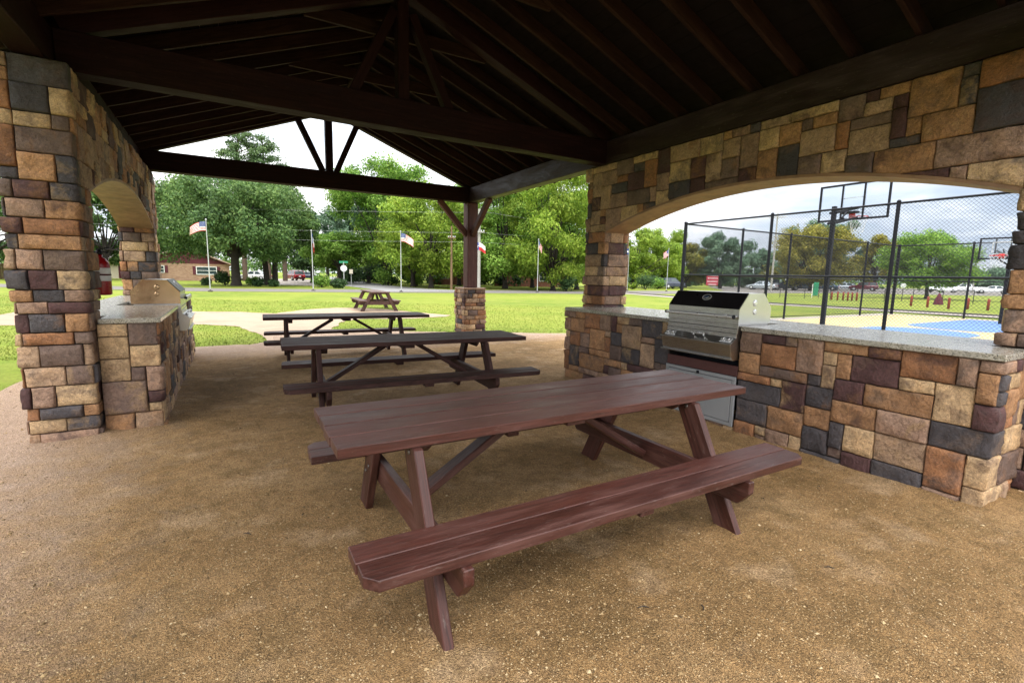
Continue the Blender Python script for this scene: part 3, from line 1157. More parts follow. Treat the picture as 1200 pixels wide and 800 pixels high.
    for s in (-1, 1):
        mb = MB()
        dw = h - fw - 0.004
        mb.box((0.016, dw, zt_ - zb - 2 * fw - 0.010), T(-0.001, s * (dw / 2 + 0.003), (zt_ + zb) / 2), 0.004)
        dr = mb.build('access_door', 'silver_door', o)
        mb = MB()
        mb.box((0.016, 0.012, 0.06), T(0.013, s * 0.035, zt_ - 0.10), 0.003)
        mb.build('door_pull', 'black_metal', dr)
    mb = MB()
    mb.box((0.014, 0.028, 0.026), T(0.013, 0.0, zt_ - 0.02), 0.004)
    mb.build('latch', 'black_metal', o)
    return o


grill('stainless built-in grill with black hood and oval badge near the large picnic table', GR[0], GR[1], 4.15, HR, -1, 'stainless')
grill('stainless built-in grill on the far counter, end plate coloured with a brown reflection', GL[0], GL[1], -0.55, HL, 1, 'brown_reflect_steel', False)

# --- fire extinguisher on the reveal of the left wall
e = thing('fire_extinguisher', 'red fire extinguisher with two white labels hung on the stone column', 'extinguisher', (-1.022, 5.84, 1.215))
mb = MB()
mb.lathe([(0.060, 0.0), (0.072, 0.008), (0.074, 0.02), (0.074, 0.27), (0.068, 0.30), (0.045, 0.335), (0.024, 0.35), (0.022, 0.37)], (0, 0, 0), 28)
mb.build('cylinder', 'ext_red', e)
mb = MB()
for (a, b) in ((0.13, 0.18), (0.195, 0.25)):
    mb.lathe([(0.0745, a), (0.0752, a + 0.001), (0.0752, b - 0.001), (0.0745, b)], (0, 0, 0), 28)
mb.build('label_band', 'label_white', e)
mb = MB()
mb.lathe([(0.076, 0.183), (0.078, 0.184), (0.078, 0.192), (0.076, 0.193)], (0, 0, 0), 28)
mb.box((0.05, 0.11, 0.022), T(-0.03, -0.125, 0.188), 0.003)
mb.build('bracket_strap', 'black_metal', e)
mb = MB()
mb.lathe([(0.022, 0.37), (0.024, 0.38), (0.020, 0.41), (0.012, 0.415)], (0, 0, 0), 14)
mb.beam((-0.02, 0, 0.412), (0.085, 0, 0.44), 0.022, 0.010)
mb.beam((-0.02, 0, 0.398), (0.075, 0, 0.392), 0.022, 0.010)
mb.build('valve_lever', 'black_metal', e)
mb = MB()
mb.tube([(-0.02, 0.0, 0.395), (-0.06, 0.01, 0.40), (-0.088, 0.02, 0.35), (-0.09, 0.03, 0.24), (-0.085, 0.03, 0.12)], [0.009, 0.009, 0.009, 0.009, 0.011], 8)
mb.build('hose', 'rubber', e)


# ------------------------------------------------------------------ picnic tables
def picnic_table(name, label, wood):
    o = thing(name, label, 'picnic table', (0, 0, 0), 0, 'picnic tables')
    L, W, H, TH = 1.31, 0.693, 0.76, 0.045
    LX = (-0.98, 0.80)
    mb = MB()
    bw = (W - 3 * 0.011) / 4
    for k in range(4):
        y = -W / 2 + bw / 2 + k * (bw + 0.011)
        d = random.uniform(-0.008, 0.008)
        mb.box((2 * L + d, bw, TH), T(d, y, H - TH / 2 + random.uniform(-0.002, 0.0)), 0.003)
    mb.build('tabletop', wood, o)
    bh, bo, bwd = 0.428, 0.6425, 0.268
    for s in (-1, 1):
        mb = MB()
        h = bwd / 2 - 0.003
        yi, yo = bo - bwd / 2, bo + bwd / 2
        c = 0.05
        mb.prism([(-L, s * yi), (L, s * yi), (L, s * (yi + h)), (-L, s * (yi + h))], 'z', bh - TH, bh, 0, bevel=0.003)
        mb.prism([(-L + .006, s * (yo - h)), (L - .004, s * (yo - h)), (L - .004, s * (yo - c)), (L - c, s * yo), (-L + c, s * yo), (-L + .006, s * (yo - c))], 'z', bh - TH - 0.001, bh - 0.001, 0, bevel=0.003)
        # grain runs along x for prisms laid in z
        st = mb.build('seat', wood, o)
        mb = MB()
        mb.box((0.09, 0.23, 0.034), T(0.02, s * bo, bh - TH - 0.019), 0.004, grain='y')
        mb.build('seat_cleat', wood, st)
    for i, lx in enumerate(LX):
        dx = 0.048 if i == 0 else -0.048
        for s in (-1, 1):
            mb = MB()
            pts = [(s * 0.735, 0.0), (s * 0.575, 0.0), (s * 0.215, H - TH - 0.002), (s * 0.372, H - TH - 0.002)]
            mb.prism(pts, 'x', lx - 0.0225, lx + 0.0225, 0, bevel=0.005)
            # re-lay the grain along the leg
            mb.gr = [(p[2] * 0.9 + 7.3 * i + s, p[1] + p[2] * s * 0.5, p[0]) for p in mb.v]
            for (zb, q) in ((0.34, -0.02), (0.29, 0.025), (0.685, 0.0)):     # bolt heads
                yb = s * (0.655 - 0.505 * zb) + q
                for fx in (-1, 1):
                    mb.lathe([(0.012, 0.0), (0.012, 0.004), (0.006, 0.007)], (lx + fx * 0.0222, yb, zb), 10, 1, Matrix.Rotation(fx * PI / 2, 4, 'Y'))
            mb.build('leg', [wood, 'bolt_steel'], o)
        mb = MB()
        pts = [(-0.80, bh - TH - 0.001), (-0.80, 0.315), (-0.735, 0.238), (0.735, 0.238), (0.80, 0.315), (0.80, bh - TH - 0.001)]
        mb.prism(pts, 'x', lx + dx - 0.0225, lx + dx + 0.0225, 0, bevel=0.004)
        mb.gr = [(p[1], p[2], p[0]) for p in mb.v]
        mb.build('seat_support', wood, o)
        mb = MB()
        pts = [(-0.30, H - TH - 0.002), (-0.30, 0.690), (-0.25, 0.655), (0.25, 0.655), (0.30, 0.690), (0.30, H - TH - 0.002)]
        mb.prism(pts, 'x', lx + dx - 0.02, lx + dx + 0.04 * (1 if i == 0 else -1) + 0.0, 0, bevel=0.003)
        mb.gr = [(p[1], p[2], p[0]) for p in mb.v]
        mb.build('top_cleat', wood, o)
        mb = MB()
        mb.beam((lx + dx * 1.6, 0, 0.29), (lx + (0.72 if i == 0 else -0.72), 0, 0.685), 0.045, 0.09, (0, 1, 0))
        mb.build('diagonal_brace', wood, o)
    mb = MB()
    mb.box((0.12, 0.60, 0.036), T(-0.07, 0, H - TH - 0.020), 0.004, grain='y')
    mb.build('top_cleat', wood, o)
    return o


def place(o, x, y, rz):
    o.location = (x, y, 0)
    o.rotation_euler = (0, 0, rz)
    return o


t1 = place(picnic_table('picnic_table', 'large reddish brown picnic table nearest the built-in grill, whole in view', 'table_wood'), 1.659, 2.302, -0.0087)
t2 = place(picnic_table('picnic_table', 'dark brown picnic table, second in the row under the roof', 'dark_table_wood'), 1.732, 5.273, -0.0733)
t3 = copy_tree(t2)
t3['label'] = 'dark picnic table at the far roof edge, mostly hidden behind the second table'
place(t3, 1.748, 8.533, -0.0586)
t4 = copy_tree(t1, None, {'table_wood': 'brown_table_wood'})
t4['label'] = 'small brown picnic table seen end on, out on the sandy pad'
place(t4, 4.58, 19.1, PI / 2 - 0.20)
x4, y4 = gp(438.5, 19.8)
place(t4, x4, y4, 1.50)


# ------------------------------------------------------------------ ground, lawn, path, roads
def jag(pts, amp, step, seed, closed=True):
    """outline resampled and roughened"""
    rg = random.Random(seed)
    out = []
    n = len(pts)
    so = rg.uniform(0, 99)
    for i in range(n if closed else n - 1):
        a, b = Vector(pts[i]), Vector(pts[(i + 1) % n])
        k = max(1, int((b - a).length / step))
        nr = Vector((-(b - a).y, (b - a).x)).normalized()
        for q in range(k):
            p = a.lerp(b, q / k)
            w = noise.noise(Vector((p.x * 1.1, p.y * 1.1, so))) * amp + noise.noise(Vector((p.x * 5, p.y * 5, so))) * amp * 0.4
            out.append(tuple(p + nr * w))
    if not closed:
        out.append(tuple(pts[-1]))
    return out


def smooth_loop(pts, it=2):
    for _ in range(it):
        q = []
        n = len(pts)
        for i in range(n):
            a, b = Vector(pts[i]), Vector(pts[(i + 1) % n])
            q += [tuple(a.lerp(b, .25)), tuple(a.lerp(b, .75))]
        pts = q
    return pts


def sheet_obj(name, outline, z, mat, kind='structure'):
    pts = [Vector((p[0], p[1], z)) for p in outline]
    tris = tessellate_polygon([pts])
    fc = []
    for a, b, c in tris:
        ar = (pts[b].x - pts[a].x) * (pts[c].y - pts[a].y) - (pts[c].x - pts[a].x) * (pts[b].y - pts[a].y)
        fc.append((a, b, c) if ar > 0 else (a, c, b))
    me = bpy.data.meshes.new(name)
    me.from_pydata([tuple(p) for p in pts], [], fc)
    me.update()
    me.materials.append(MAT[mat])
    o = bpy.data.objects.new(name, me)
    col.objects.link(o)
    o['kind'] = kind
    return o


def strip_outline(line, width):
    L, Rr = [], []
    n = len(line)
    for i, p in enumerate(line):
        a, b = Vector(line[max(0, i - 1)]), Vector(line[min(n - 1, i + 1)])
        d = (b - a).normalized()
        nr = Vector((-d.y, d.x))
        w = width[i] if isinstance(width, (list, tuple)) else width
        L.append(tuple(Vector(p) + nr * w / 2))
        Rr.append(tuple(Vector(p) - nr * w / 2))
    return L + Rr[::-1]


lawn = sheet_obj('lawn', [(-700, -700), (900, -700), (900, 900), (-700, 900)], -0.012, 'lawn')

gravel_line = [(-2.9, -14), (9, -14), (9, 4.0), (7.6, 10.2), (6.2, 10.95), (5.0, 11.55), (3.8, 12.25), (2.55, 12.9), (2.25, 13.3), (2.6, 14.3), (3.05, 15.4), (3.7, 15.9),
               (5.3, 15.6), (6.6, 15.9), (7.0, 16.5), (6.5, 17.6), (5.6, 19.9), (4.7, 21.2), (3.6, 21.2), (2.3, 20.3), (1.4, 18.8), (0.3, 19.8), (-1.2, 20.6), (-6, 21.4), (-6, 16.9),
               (-2, 15.9), (-0.6, 15.5), (0.15, 14.6), (0.45, 13.6), (0.6, 12.2), (0.55, 11.3), (0.3, 10.9), (-0.6, 10.95), (-1.6, 11.1), (-2.45, 10.6), (-2.55, 9.5), (-2.45, 7.9), (-2.6, 5), (-3.0, 0)]
gravel_poly = jag(gravel_line, 0.16, 0.22, 3)
# the gravel bed: a fine near part is gently uneven
path = sheet_obj('sandy_path', [p for p in gravel_poly if p[1] > 9.2] , -0.004, 'sandy_path')


def in_poly(x, y, poly):
    c = False
    n = len(poly)
    j = n - 1
    for i in range(n):
        if (poly[i][1] > y) != (poly[j][1] > y) and x < (poly[j][0] - poly[i][0]) * (y - poly[i][1]) / (poly[j][1] - poly[i][1]) + poly[i][0]:
            c = not c
        j = i
    return c


def ground_z(x, y):
    return max(-0.014, noise.noise(Vector((x * 0.55, y * 0.55, 1.7))) * 0.012 + noise.noise(Vector((x * 2.1, y * 2.1, 4.1))) * 0.009 + noise.noise(Vector((x * 6, y * 6, 8.0))) * 0.005)


FEET = []
for (tx_, ty_, tr_) in ((1.659, 2.302, -0.0087), (1.732, 5.273, -0.0733), (1.748, 8.533, -0.0586)):
    for lx in (-0.98, 0.80):
        for ly in (-0.655, 0.655):
            FEET.append((tx_ + lx * math.cos(tr_) - ly * math.sin(tr_), ty_ + lx * math.sin(tr_) + ly * math.cos(tr_)))
BASES = [(LW[0], LW[2], LW[1], LW[3]), (-1.05, 5.38, -0.58, 9.84), (4.18, 1.03, 4.75, 5.6), (RW[0], RW[2], RW[1], RW[5])]
ground_base = ground_z


def ground_z(x, y):
    z = ground_base(x, y)
    for fx, fy in FEET:
        q = (x - fx) ** 2 + (y - fy) ** 2
        if q < 0.12:
            z += (0.020 + 0.012 * noise.noise(Vector((x * 9, y * 9, 2.0)))) * math.exp(-q / 0.016)
    for (x0, y0, x1, y1) in BASES:
        dx = max(x0 - x, 0, x - x1)
        dy = max(y0 - y, 0, y - y1)
        q = math.hypot(dx, dy)
        if q < 0.5:
            z += (0.022 + 0.018 * noise.noise(Vector((x * 3.5, y * 3.5, 6.0)))) * math.exp(-(q / 0.14) ** 2)
    return z


bed_line = [(-2.95, -13.9), (8.9, -13.9), (8.9, 4.0), (7.5, 10.1), (6.1, 10.85), (4.9, 11.45), (3.7, 12.1), (2.5, 12.6), (1.4, 12.7), (0.75, 12.2), (0.65, 11.2), (0.3, 10.8), (-0.6, 10.85), (-1.6, 11.0), (-2.35, 10.5), (-2.45, 9.5), (-2.4, 7.9), (-2.55, 5), (-2.95, 0)]
bed = jag(bed_line, 0.12, 0.22, 3)
bm = bmesh.new()
gx0, gy0, st = -3.1, -14.0, 0.085
xs = [gx0 + st * i for i in range(int(12.2 / st))]
ys = []
y = -14.0
while y < 12.9:
    ys.append(y)
    y += 0.4 if y < -0.6 else st
inside = {(i, j): in_poly(x, yy, bed) for i, x in enumerate(xs) for j, yy in enumerate(ys)}
bed_segs = [(Vector(bed[k]), Vector(bed[(k + 1) % len(bed)])) for k in range(len(bed))]


def to_edge(x, y):
    """nearest point of the bed's outline"""
    p = Vector((x, y))
    best, bd = p, 1e9
    for a, b in bed_segs:
        if abs(a.x - x) > 1.2 and abs(b.x - x) > 1.2 and abs(a.y - y) > 14:
            continue
        d = b - a
        t = max(0.0, min(1.0, (p - a).dot(d) / max(1e-9, d.length_squared)))
        q = a + d * t
        if (q - p).length_squared < bd:
            best, bd = q, (q - p).length_squared
    return best


vid = {}


def gvert(i, j):
    if (i, j) not in vid:
        x, yy = xs[i], ys[j]
        if inside[(i, j)]:
            vid[(i, j)] = bm.verts.new((x, yy, 0.012 + ground_z(x, yy)))
        else:
            q = to_edge(x, yy)
            vid[(i, j)] = bm.verts.new((q.x, q.y, -0.010))
    return vid[(i, j)]


for i in range(len(xs) - 1):
    for j in range(len(ys) - 1):
        q = [(i, j), (i + 1, j), (i + 1, j + 1), (i, j + 1)]
        if any(inside[k] for k in q):
            bm.faces.new([gvert(*k) for k in q]).smooth = True
me = bpy.data.meshes.new('ground')
bm.to_mesh(me)
bm.free()
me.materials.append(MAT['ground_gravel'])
g = bpy.data.objects.new('ground', me)
col.objects.link(g)
g['kind'] = 'structure'

# loose pebbles on the bed
rg = random.Random(5)
mb = MB()
OCT = [(1, 0, 0), (-1, 0, 0), (0, 1, 0), (0, -1, 0), (0, 0, 1), (0, 0, -1)]
OCF = [(0, 2, 4), (2, 1, 4), (1, 3, 4), (3, 0, 4), (2, 0, 5), (1, 2, 5), (3, 1, 5), (0, 3, 5)]
cnt = 0
while cnt < 90000:
    dd = 1.15 + 6.5 * rg.random() ** 1.5
    px = rg.uniform(-60, 1260)
    x, yy = gp(px, dd)
    if not in_poly(x, yy, bed_line) or x > 4.15 and yy > 0.9:
        continue
    cnt += 1
    s = rg.uniform(0.0012, 0.0042) * (1.0 + (rg.random() < 0.015) * rg.uniform(0.6, 1.8))
    a = rg.uniform(0, PI)
    ca, sa = math.cos(a), math.sin(a)
    k = [rg.uniform(0.6, 1.3) * s for _ in range(6)]
    z0 = 0.0122 + ground_z(x, yy)
    V = []
    for q, (p, kk) in enumerate(zip(OCT, k)):
        vx, vy, vz = p[0] * kk * 1.25, p[1] * kk, p[2] * kk * 0.75
        V.append((x + vx * ca - vy * sa, yy + vx * sa + vy * ca, z0 + vz + s * 0.25))
    mb.add(V, OCF, 0, V, rg.random())
peb = mb.build('loose_gravel', 'pebble')
peb['kind'] = 'stuff'
# twigs and dry leaf stems lying about
twigs = MB()
for k in range(24):
    dd = rg.uniform(1.5, 7)
    px = rg.uniform(0, 1200)
    x, yy = gp(px, dd)
    if not in_poly(x, yy, bed_line) or x > 4.0 and yy > 0.9:
        continue
    a = rg.uniform(0, PI)
    L = rg.uniform(0.015, 0.06)
    z0 = 0.016 + ground_z(x, yy)
    twigs.tube([(x, yy, z0), (x + math.cos(a) * L * .5, yy + math.sin(a) * L * .5, z0 + 0.004), (x + math.cos(a + .12) * L, yy + math.sin(a + .12) * L, z0)], [0.0022, 0.003, 0.0015], 5, rnd=rg.random())
tw = twigs.build('twig_litter', 'bark')
tw['kind'] = 'stuff'

# grass blades where the lawn meets the gravel, and in the near lawn
mb = MB()
rg = random.Random(9)
cnt = 0
while cnt < 42000:
    dd = 7.5 + 17 * rg.random() ** 1.3
    px = rg.uniform(-30, 800)
    x, yy = gp(px, dd)
    if in_poly(x, yy, gravel_poly) and not (rg.random() < 0.02 and not in_poly(x - .18, yy - .18, gravel_poly)):
        continue
    if LW[0] - .1 < x < RW[1] + .1 and yy < 10.6:
        continue
    cnt += 1
    a = rg.uniform(0, 2 * PI)
    h = rg.uniform(0.012, 0.038)
    w = rg.uniform(0.004, 0.008) * (1 + dd * 0.03)
    bx, by = rg.uniform(-.03, .03), rg.uniform(-.03, .03)
    V = [(x - math.cos(a) * w, yy - math.sin(a) * w, -0.012), (x + math.cos(a) * w, yy + math.sin(a) * w, -0.012), (x + bx, yy + by, -0.012 + h)]
    mb.add(V, [(0, 1, 2)], 0, V, rg.random())
gr = mb.build('grass', 'grass_blade')
gr['kind'] = 'stuff'

# street across the far side of the park, side street and the walk on the right
A = gp(-40, 36.5)
road_line = [(-60, 52), A, gp(245, 36.2), gp(470, 41.5), gp(620, 46.5), gp(700, 48), gp(790, 56), gp(900, 66), (110, 40)]
sheet_obj('road', strip_outline(smooth_loop(road_line, 0), [6.5, 6.5, 6.5, 7, 8, 8, 8, 8, 8]), 0.004, 'asphalt')
side = [gp(505, 42.5), gp(470, 47), gp(428, 58), gp(408, 78), gp(398, 110), gp(395, 160)]
sheet_obj('side_street', strip_outline(side, [9, 6, 6, 6, 6, 6]), 0.008, 'grey_street')
walk = [(36.5, 44), (33.5, 35.8), (31.3, 27.4), (30.0, 18.1), (31.2, 8.3), (34, -2), (40, -16)]
sheet_obj('pavement', strip_outline(walk, 1.5), 0.010, 'concrete')
wk = [(p[0] + 1.0, p[1]) for p in walk]
mb = MB()
for a, b in zip(wk[:-1], wk[1:]):
    mb.beam((a[0], a[1], 0.02), (b[0], b[1], 0.02), 0.35, 0.10, bevel=0.01)
struct(mb.build('kerb', 'curb_dark'))
lot = [gp(850, 66), gp(1190, 70), (190, 10), (190, 120), gp(830, 110)]
sheet_obj('parking_lot', lot, 0.006, 'asphalt')
drive = [gp(290, 52), gp(375, 52), gp(372, 95), gp(300, 95)]
sheet_obj('driveway', drive, 0.006, 'concrete')

# sports court slab with coloured keys
def rect(x0, y0, x1, y1):
    return [(x0, y0), (x1, y0), (x1, y1), (x0, y1)]


sheet_obj('court_slab', rect(12.6, -6, 28.4, 11.5), -0.004, 'concrete')
sheet_obj('court_floor', rect(13.3, -5.4, 27.6, 10.8), 0.000, 'court_yellow')
sheet_obj('court_key_floor', rect(13.5, 5.2, 18.6, 8.0), 0.004, 'court_blue')
sheet_obj('court_key_floor', rect(21.8, 5.0, 27.4, 8.0), 0.004, 'court_blue')
ring = [(18.6 + 1.4 * math.cos(t * PI / 16 - PI / 2), 6.6 + 1.4 * math.sin(t * PI / 16 - PI / 2)) for t in range(17)]
sheet_obj('court_key_floor', ring, 0.004, 'court_blue')
ring = [(21.8 - 1.5 * math.cos(t * PI / 16 - PI / 2), 6.5 - 1.5 * math.sin(t * PI / 16 - PI / 2)) for t in range(17)]
sheet_obj('court_key_floor', ring, 0.004, 'court_blue')


# ------------------------------------------------------------------ chain-link court fence
FH = 3.26


def chain_fence(label, a, b, nposts, sign=False):
    a, b = Vector(a), Vector(b)
    d = b - a
    L = d.length
    rz = math.atan2(d.y, d.x)
    o = thing('chain_link_fence', label, 'fence', (a.x, a.y, 0), rz, 'chain link fences round the court')
    for k in range(nposts):
        x = L * k / (nposts - 1)
        mb = MB()
        mb.tube([(x, 0, -0.05), (x, 0, FH + 0.03)], 0.040, 10)
        mb.lathe([(0.044, FH + 0.02), (0.044, FH + 0.05), (0.02, FH + 0.075)], (x, 0, 0), 10)
        mb.build('fence_post', 'black_metal', o)
    for z, r_ in ((FH, 0.026), (1.615, 0.024), (0.09, 0.015)):
        mb = MB()
        mb.tube([(0, 0, z), (L, 0, z)], r_, 8)
        mb.build('fence_rail', 'black_metal', o)
    mb = MB()
    p = 0.078
    z0, z1 = 0.09, FH
    H = z1 - z0
    for sgn in (1, -1):
        c = -H if sgn > 0 else 0.0
        while c < L + (0 if sgn > 0 else H):
            # wire x = c + (z - z0) * sgn
            xa, xb = c, c + sgn * H
            za, zb = z0, z1
            lo_, hi = min(xa, xb), max(xa, xb)
            if hi > 0 and lo_ < L:
                def at_x(x):
                    return z0 + (x - c) * sgn
                e0, e1 = max(lo_, 0), min(hi, L)
                P0, P1 = (e0, 0.03 * 0 + sgn * 0.0025, at_x(e0)), (e1, sgn * 0.0025, at_x(e1))
                mb.tube([P0, P1], 0.0028, 3, caps=False, smooth=False)
            c += p
    mb.build('chain_link_mesh', 'vinyl_wire', o)
    return o


chain_fence('nearest chain link fence run, parallel to the grill counter', (13.0, 11.15), (13.25, -0.5), 5)
chain_fence('chain link fence run along the lawn side behind the red and white sign', (13.06, 11.16), (27.9, 11.1), 6)
chain_fence('farthest chain link fence run, facing the parked cars', (27.9, 11.04), (28.1, -5.0), 7)

# red and white notice wired to the lawn side of the fence
sg = thing('notice_sign', 'small red and white sign wired to the chain link fence', 'sign', (14.42, 11.06, 1.46), PI)
mb = MB()
mb.box((0.62, 0.012, 0.36), None, 0.004)
mb.build('sign_plate', 'sign_red', sg)
mb = MB()
mb.box((0.54, 0.004, 0.022), T(0, 0.0085, 0.15), 0.001)
rg = random.Random(3)
for row, (z, hh) in enumerate(((0.065, 0.028), (-0.045, 0.028))):
    x = -0.26
    while x < 0.24:
        w = rg.uniform(0.03, 0.07)
        mb.box((w, 0.004, hh), T(x + w / 2, 0.0085, z), 0.001)
        x += w + 0.018
mb.box((0.42, 0.004, 0.020), T(0, 0.0085, -0.145), 0.001)
mb.build('sign_lettering', 'sign_grey', sg)


# ------------------------------------------------------------------ basketball hoops
def hoop(label, x, y, zb, face, bw, bh, px):
    """board centred at x,y with its lower edge at zb, facing +x (face=1) or -x"""
    o = thing('basketball_hoop', label, 'basketball hoop', (px, y, 0), 0 if face > 0 else PI, 'basketball hoops')
    d = abs(x - px)
    mb = MB()
    mb.box((0.105, 0.105, zb + 0.30), T(0, 0, (zb + 0.30) / 2), 0.012)
    mb.build('hoop_pole', 'black_metal', o)
    mb = MB()
    for s in (-1, 1):
        mb.beam((-0.05, s * 0.085, zb + 0.12), (d - 0.03, s * 0.17, zb + 0.32), 0.03, 0.06)
        mb.beam((-0.10, s * 0.085, zb - 0.16), (d - 0.03, s * 0.17, zb + 0.06), 0.03, 0.06)
    mb.box((0.18, 0.42, 0.06), T(d - 0.12, 0, zb + 0.20), 0.01)
    mb.beam((d * 0.45, 0.0, zb + 0.02), (d - 0.05, 0.0, zb + 0.36), 0.04, 0.04)
    mb.build('support_arm', 'black_metal', o)
    mb = MB()
    for s in (-1, 1):
        mb.box((0.04, 0.055, bh), T(d, s * (bw / 2 - 0.0275), zb + bh / 2), 0.006)
        mb.box((0.03, 0.045, bh - 0.11), T(d - 0.012, s * bw * 0.155, zb + bh / 2), 0.004)
    mb.box((0.04, bw - 0.112, 0.055), T(d, 0, zb + 0.0275), 0.006)
    mb.box((0.04, bw - 0.112, 0.055), T(d, 0, zb + bh - 0.0275), 0.006)
    fr_ = mb.build('backboard_frame', 'black_metal', o)
    mb = MB()
    mb.box((0.012, bw - 0.10, bh - 0.10), T(d + 0.014, 0, zb + bh / 2), 0.001)
    bd = mb.build('backboard', 'clear_board', o)
    mb = MB()
    for s in (-1, 1):
        mb.box((0.003, 0.028, 0.42), T(d + 0.0225, s * 0.28, zb + 0.42), 0.0005)
    for z in (0.20, 0.62):
        mb.box((0.003, 0.512, 0.028), T(d + 0.0225, 0, zb + z), 0.0005)
    mb.build('target_square', 'pole_grey', bd)
    mb = MB()
    r_ = 0.235
    rz_ = zb + 0.12
    cx = d + 0.16 + r_
    pts = [(cx + r_ * math.cos(2 * PI * k / 24), r_ * math.sin(2 * PI * k / 24), rz_) for k in range(25)]
    mb.tube(pts, 0.011, 8, caps=False)
    mb.box((0.16, 0.14, 0.03), T(d + 0.09, 0, rz_ - 0.012), 0.004)
    mb.box((0.02, 0.16, 0.16), T(d + 0.026, 0, rz_), 0.004)
    mb.build('rim', 'tail_red', o)
    mb = MB()
    n = 12
    for k in range(n):
        for sg_ in (-1, 1):
            pts = []
            for q in range(6):
                t = 2 * PI * (k + sg_ * q * 0.5) / n
                rr = r_ * (1 - 0.42 * (q / 5) ** 0.7)
                pts.append((cx + rr * math.cos(t), rr * math.sin(t), rz_ - 0.44 * q / 5))
            mb.tube(pts, 0.0028, 4, caps=False)
    mb.build('net', 'sign_grey', o)
    return o


HX, HY = gp(1168, 18.2)
hoop('near basketball hoop seen from behind, clear board above the fence', 15.17, 7.25, 3.20, 1, 1.80, 1.02, 14.25)
hoop('distant basketball hoop facing the camera beside the right column', HX, HY, 2.44, -1, 1.34, 0.80, HX + 0.9)


# ------------------------------------------------------------------ trees
def crown_leaves(mb, blobs, n, size, rg, flat=0.8, droop=0.0):
    """many small leaf-spray quads spread through lumpy clumps"""
    g = np.random.default_rng(rg.randrange(1 << 30))
    tot = sum(b[1] ** 2 for b in blobs)
    for c, r_ in blobs:
        m = max(16, int(n * r_ ** 2 / tot))
        d = g.normal(size=(m, 3))
        d /= np.linalg.norm(d, axis=1, keepdims=True)
        ph = g.uniform(0, 6.28, 6)
        lump = 1 + 0.20 * np.sin(d[:, 0] * 5 + ph[0]) * np.sin(d[:, 1] * 5 + ph[1]) + 0.16 * np.sin(d[:, 2] * 7 + ph[2] + d[:, 0] * 3)
        k = g.random(m) ** 0.5 * lump
        p = np.array(c) + d * (r_ * k)[:, None] * np.array([1, 1, flat])
        s_ = size * g.uniform(0.5, 1.3, m)
        nr = d + np.stack([g.uniform(-1, 1, m), g.uniform(-1, 1, m), g.uniform(-.4, 1.2, m)], 1)
        nr /= np.linalg.norm(nr, axis=1, keepdims=True)
        u = np.cross(nr, g.normal(size=(m, 3)))
        u /= np.linalg.norm(u, axis=1, keepdims=True) + 1e-9
        w = np.cross(nr, u)
        S = s_[:, None]
        a = p - u * S
        b = p - w * S * 0.45 - nr * S * 0.1
        e = p + u * S * g.uniform(.8, 1.1, (m, 1))
        e[:, 2] -= droop * s_
        f = p + w * S * 0.45 + nr * S * 0.12
        V = np.stack([a, b, e, f], 1).reshape(-1, 3)
        cr = g.uniform(-0.16, 0.16)
        rn = np.clip(g.random(m) * 0.8 + 0.1 + cr, 0, 1).repeat(4)
        base = len(mb.v)
        V = [tuple(q) for q in V.tolist()]
        mb.v.extend(V)
        mb.gr.extend(V)
        mb.rn.extend(rn.tolist())
        mb.co.extend([(1, 1, 1)] * len(V))
        mb.f.extend([(base + 4 * q, base + 4 * q + 1, base + 4 * q + 2, base + 4 * q + 3) for q in range(m)])
        mb.mi.extend([0] * m)
        mb.sm.extend([False] * m)


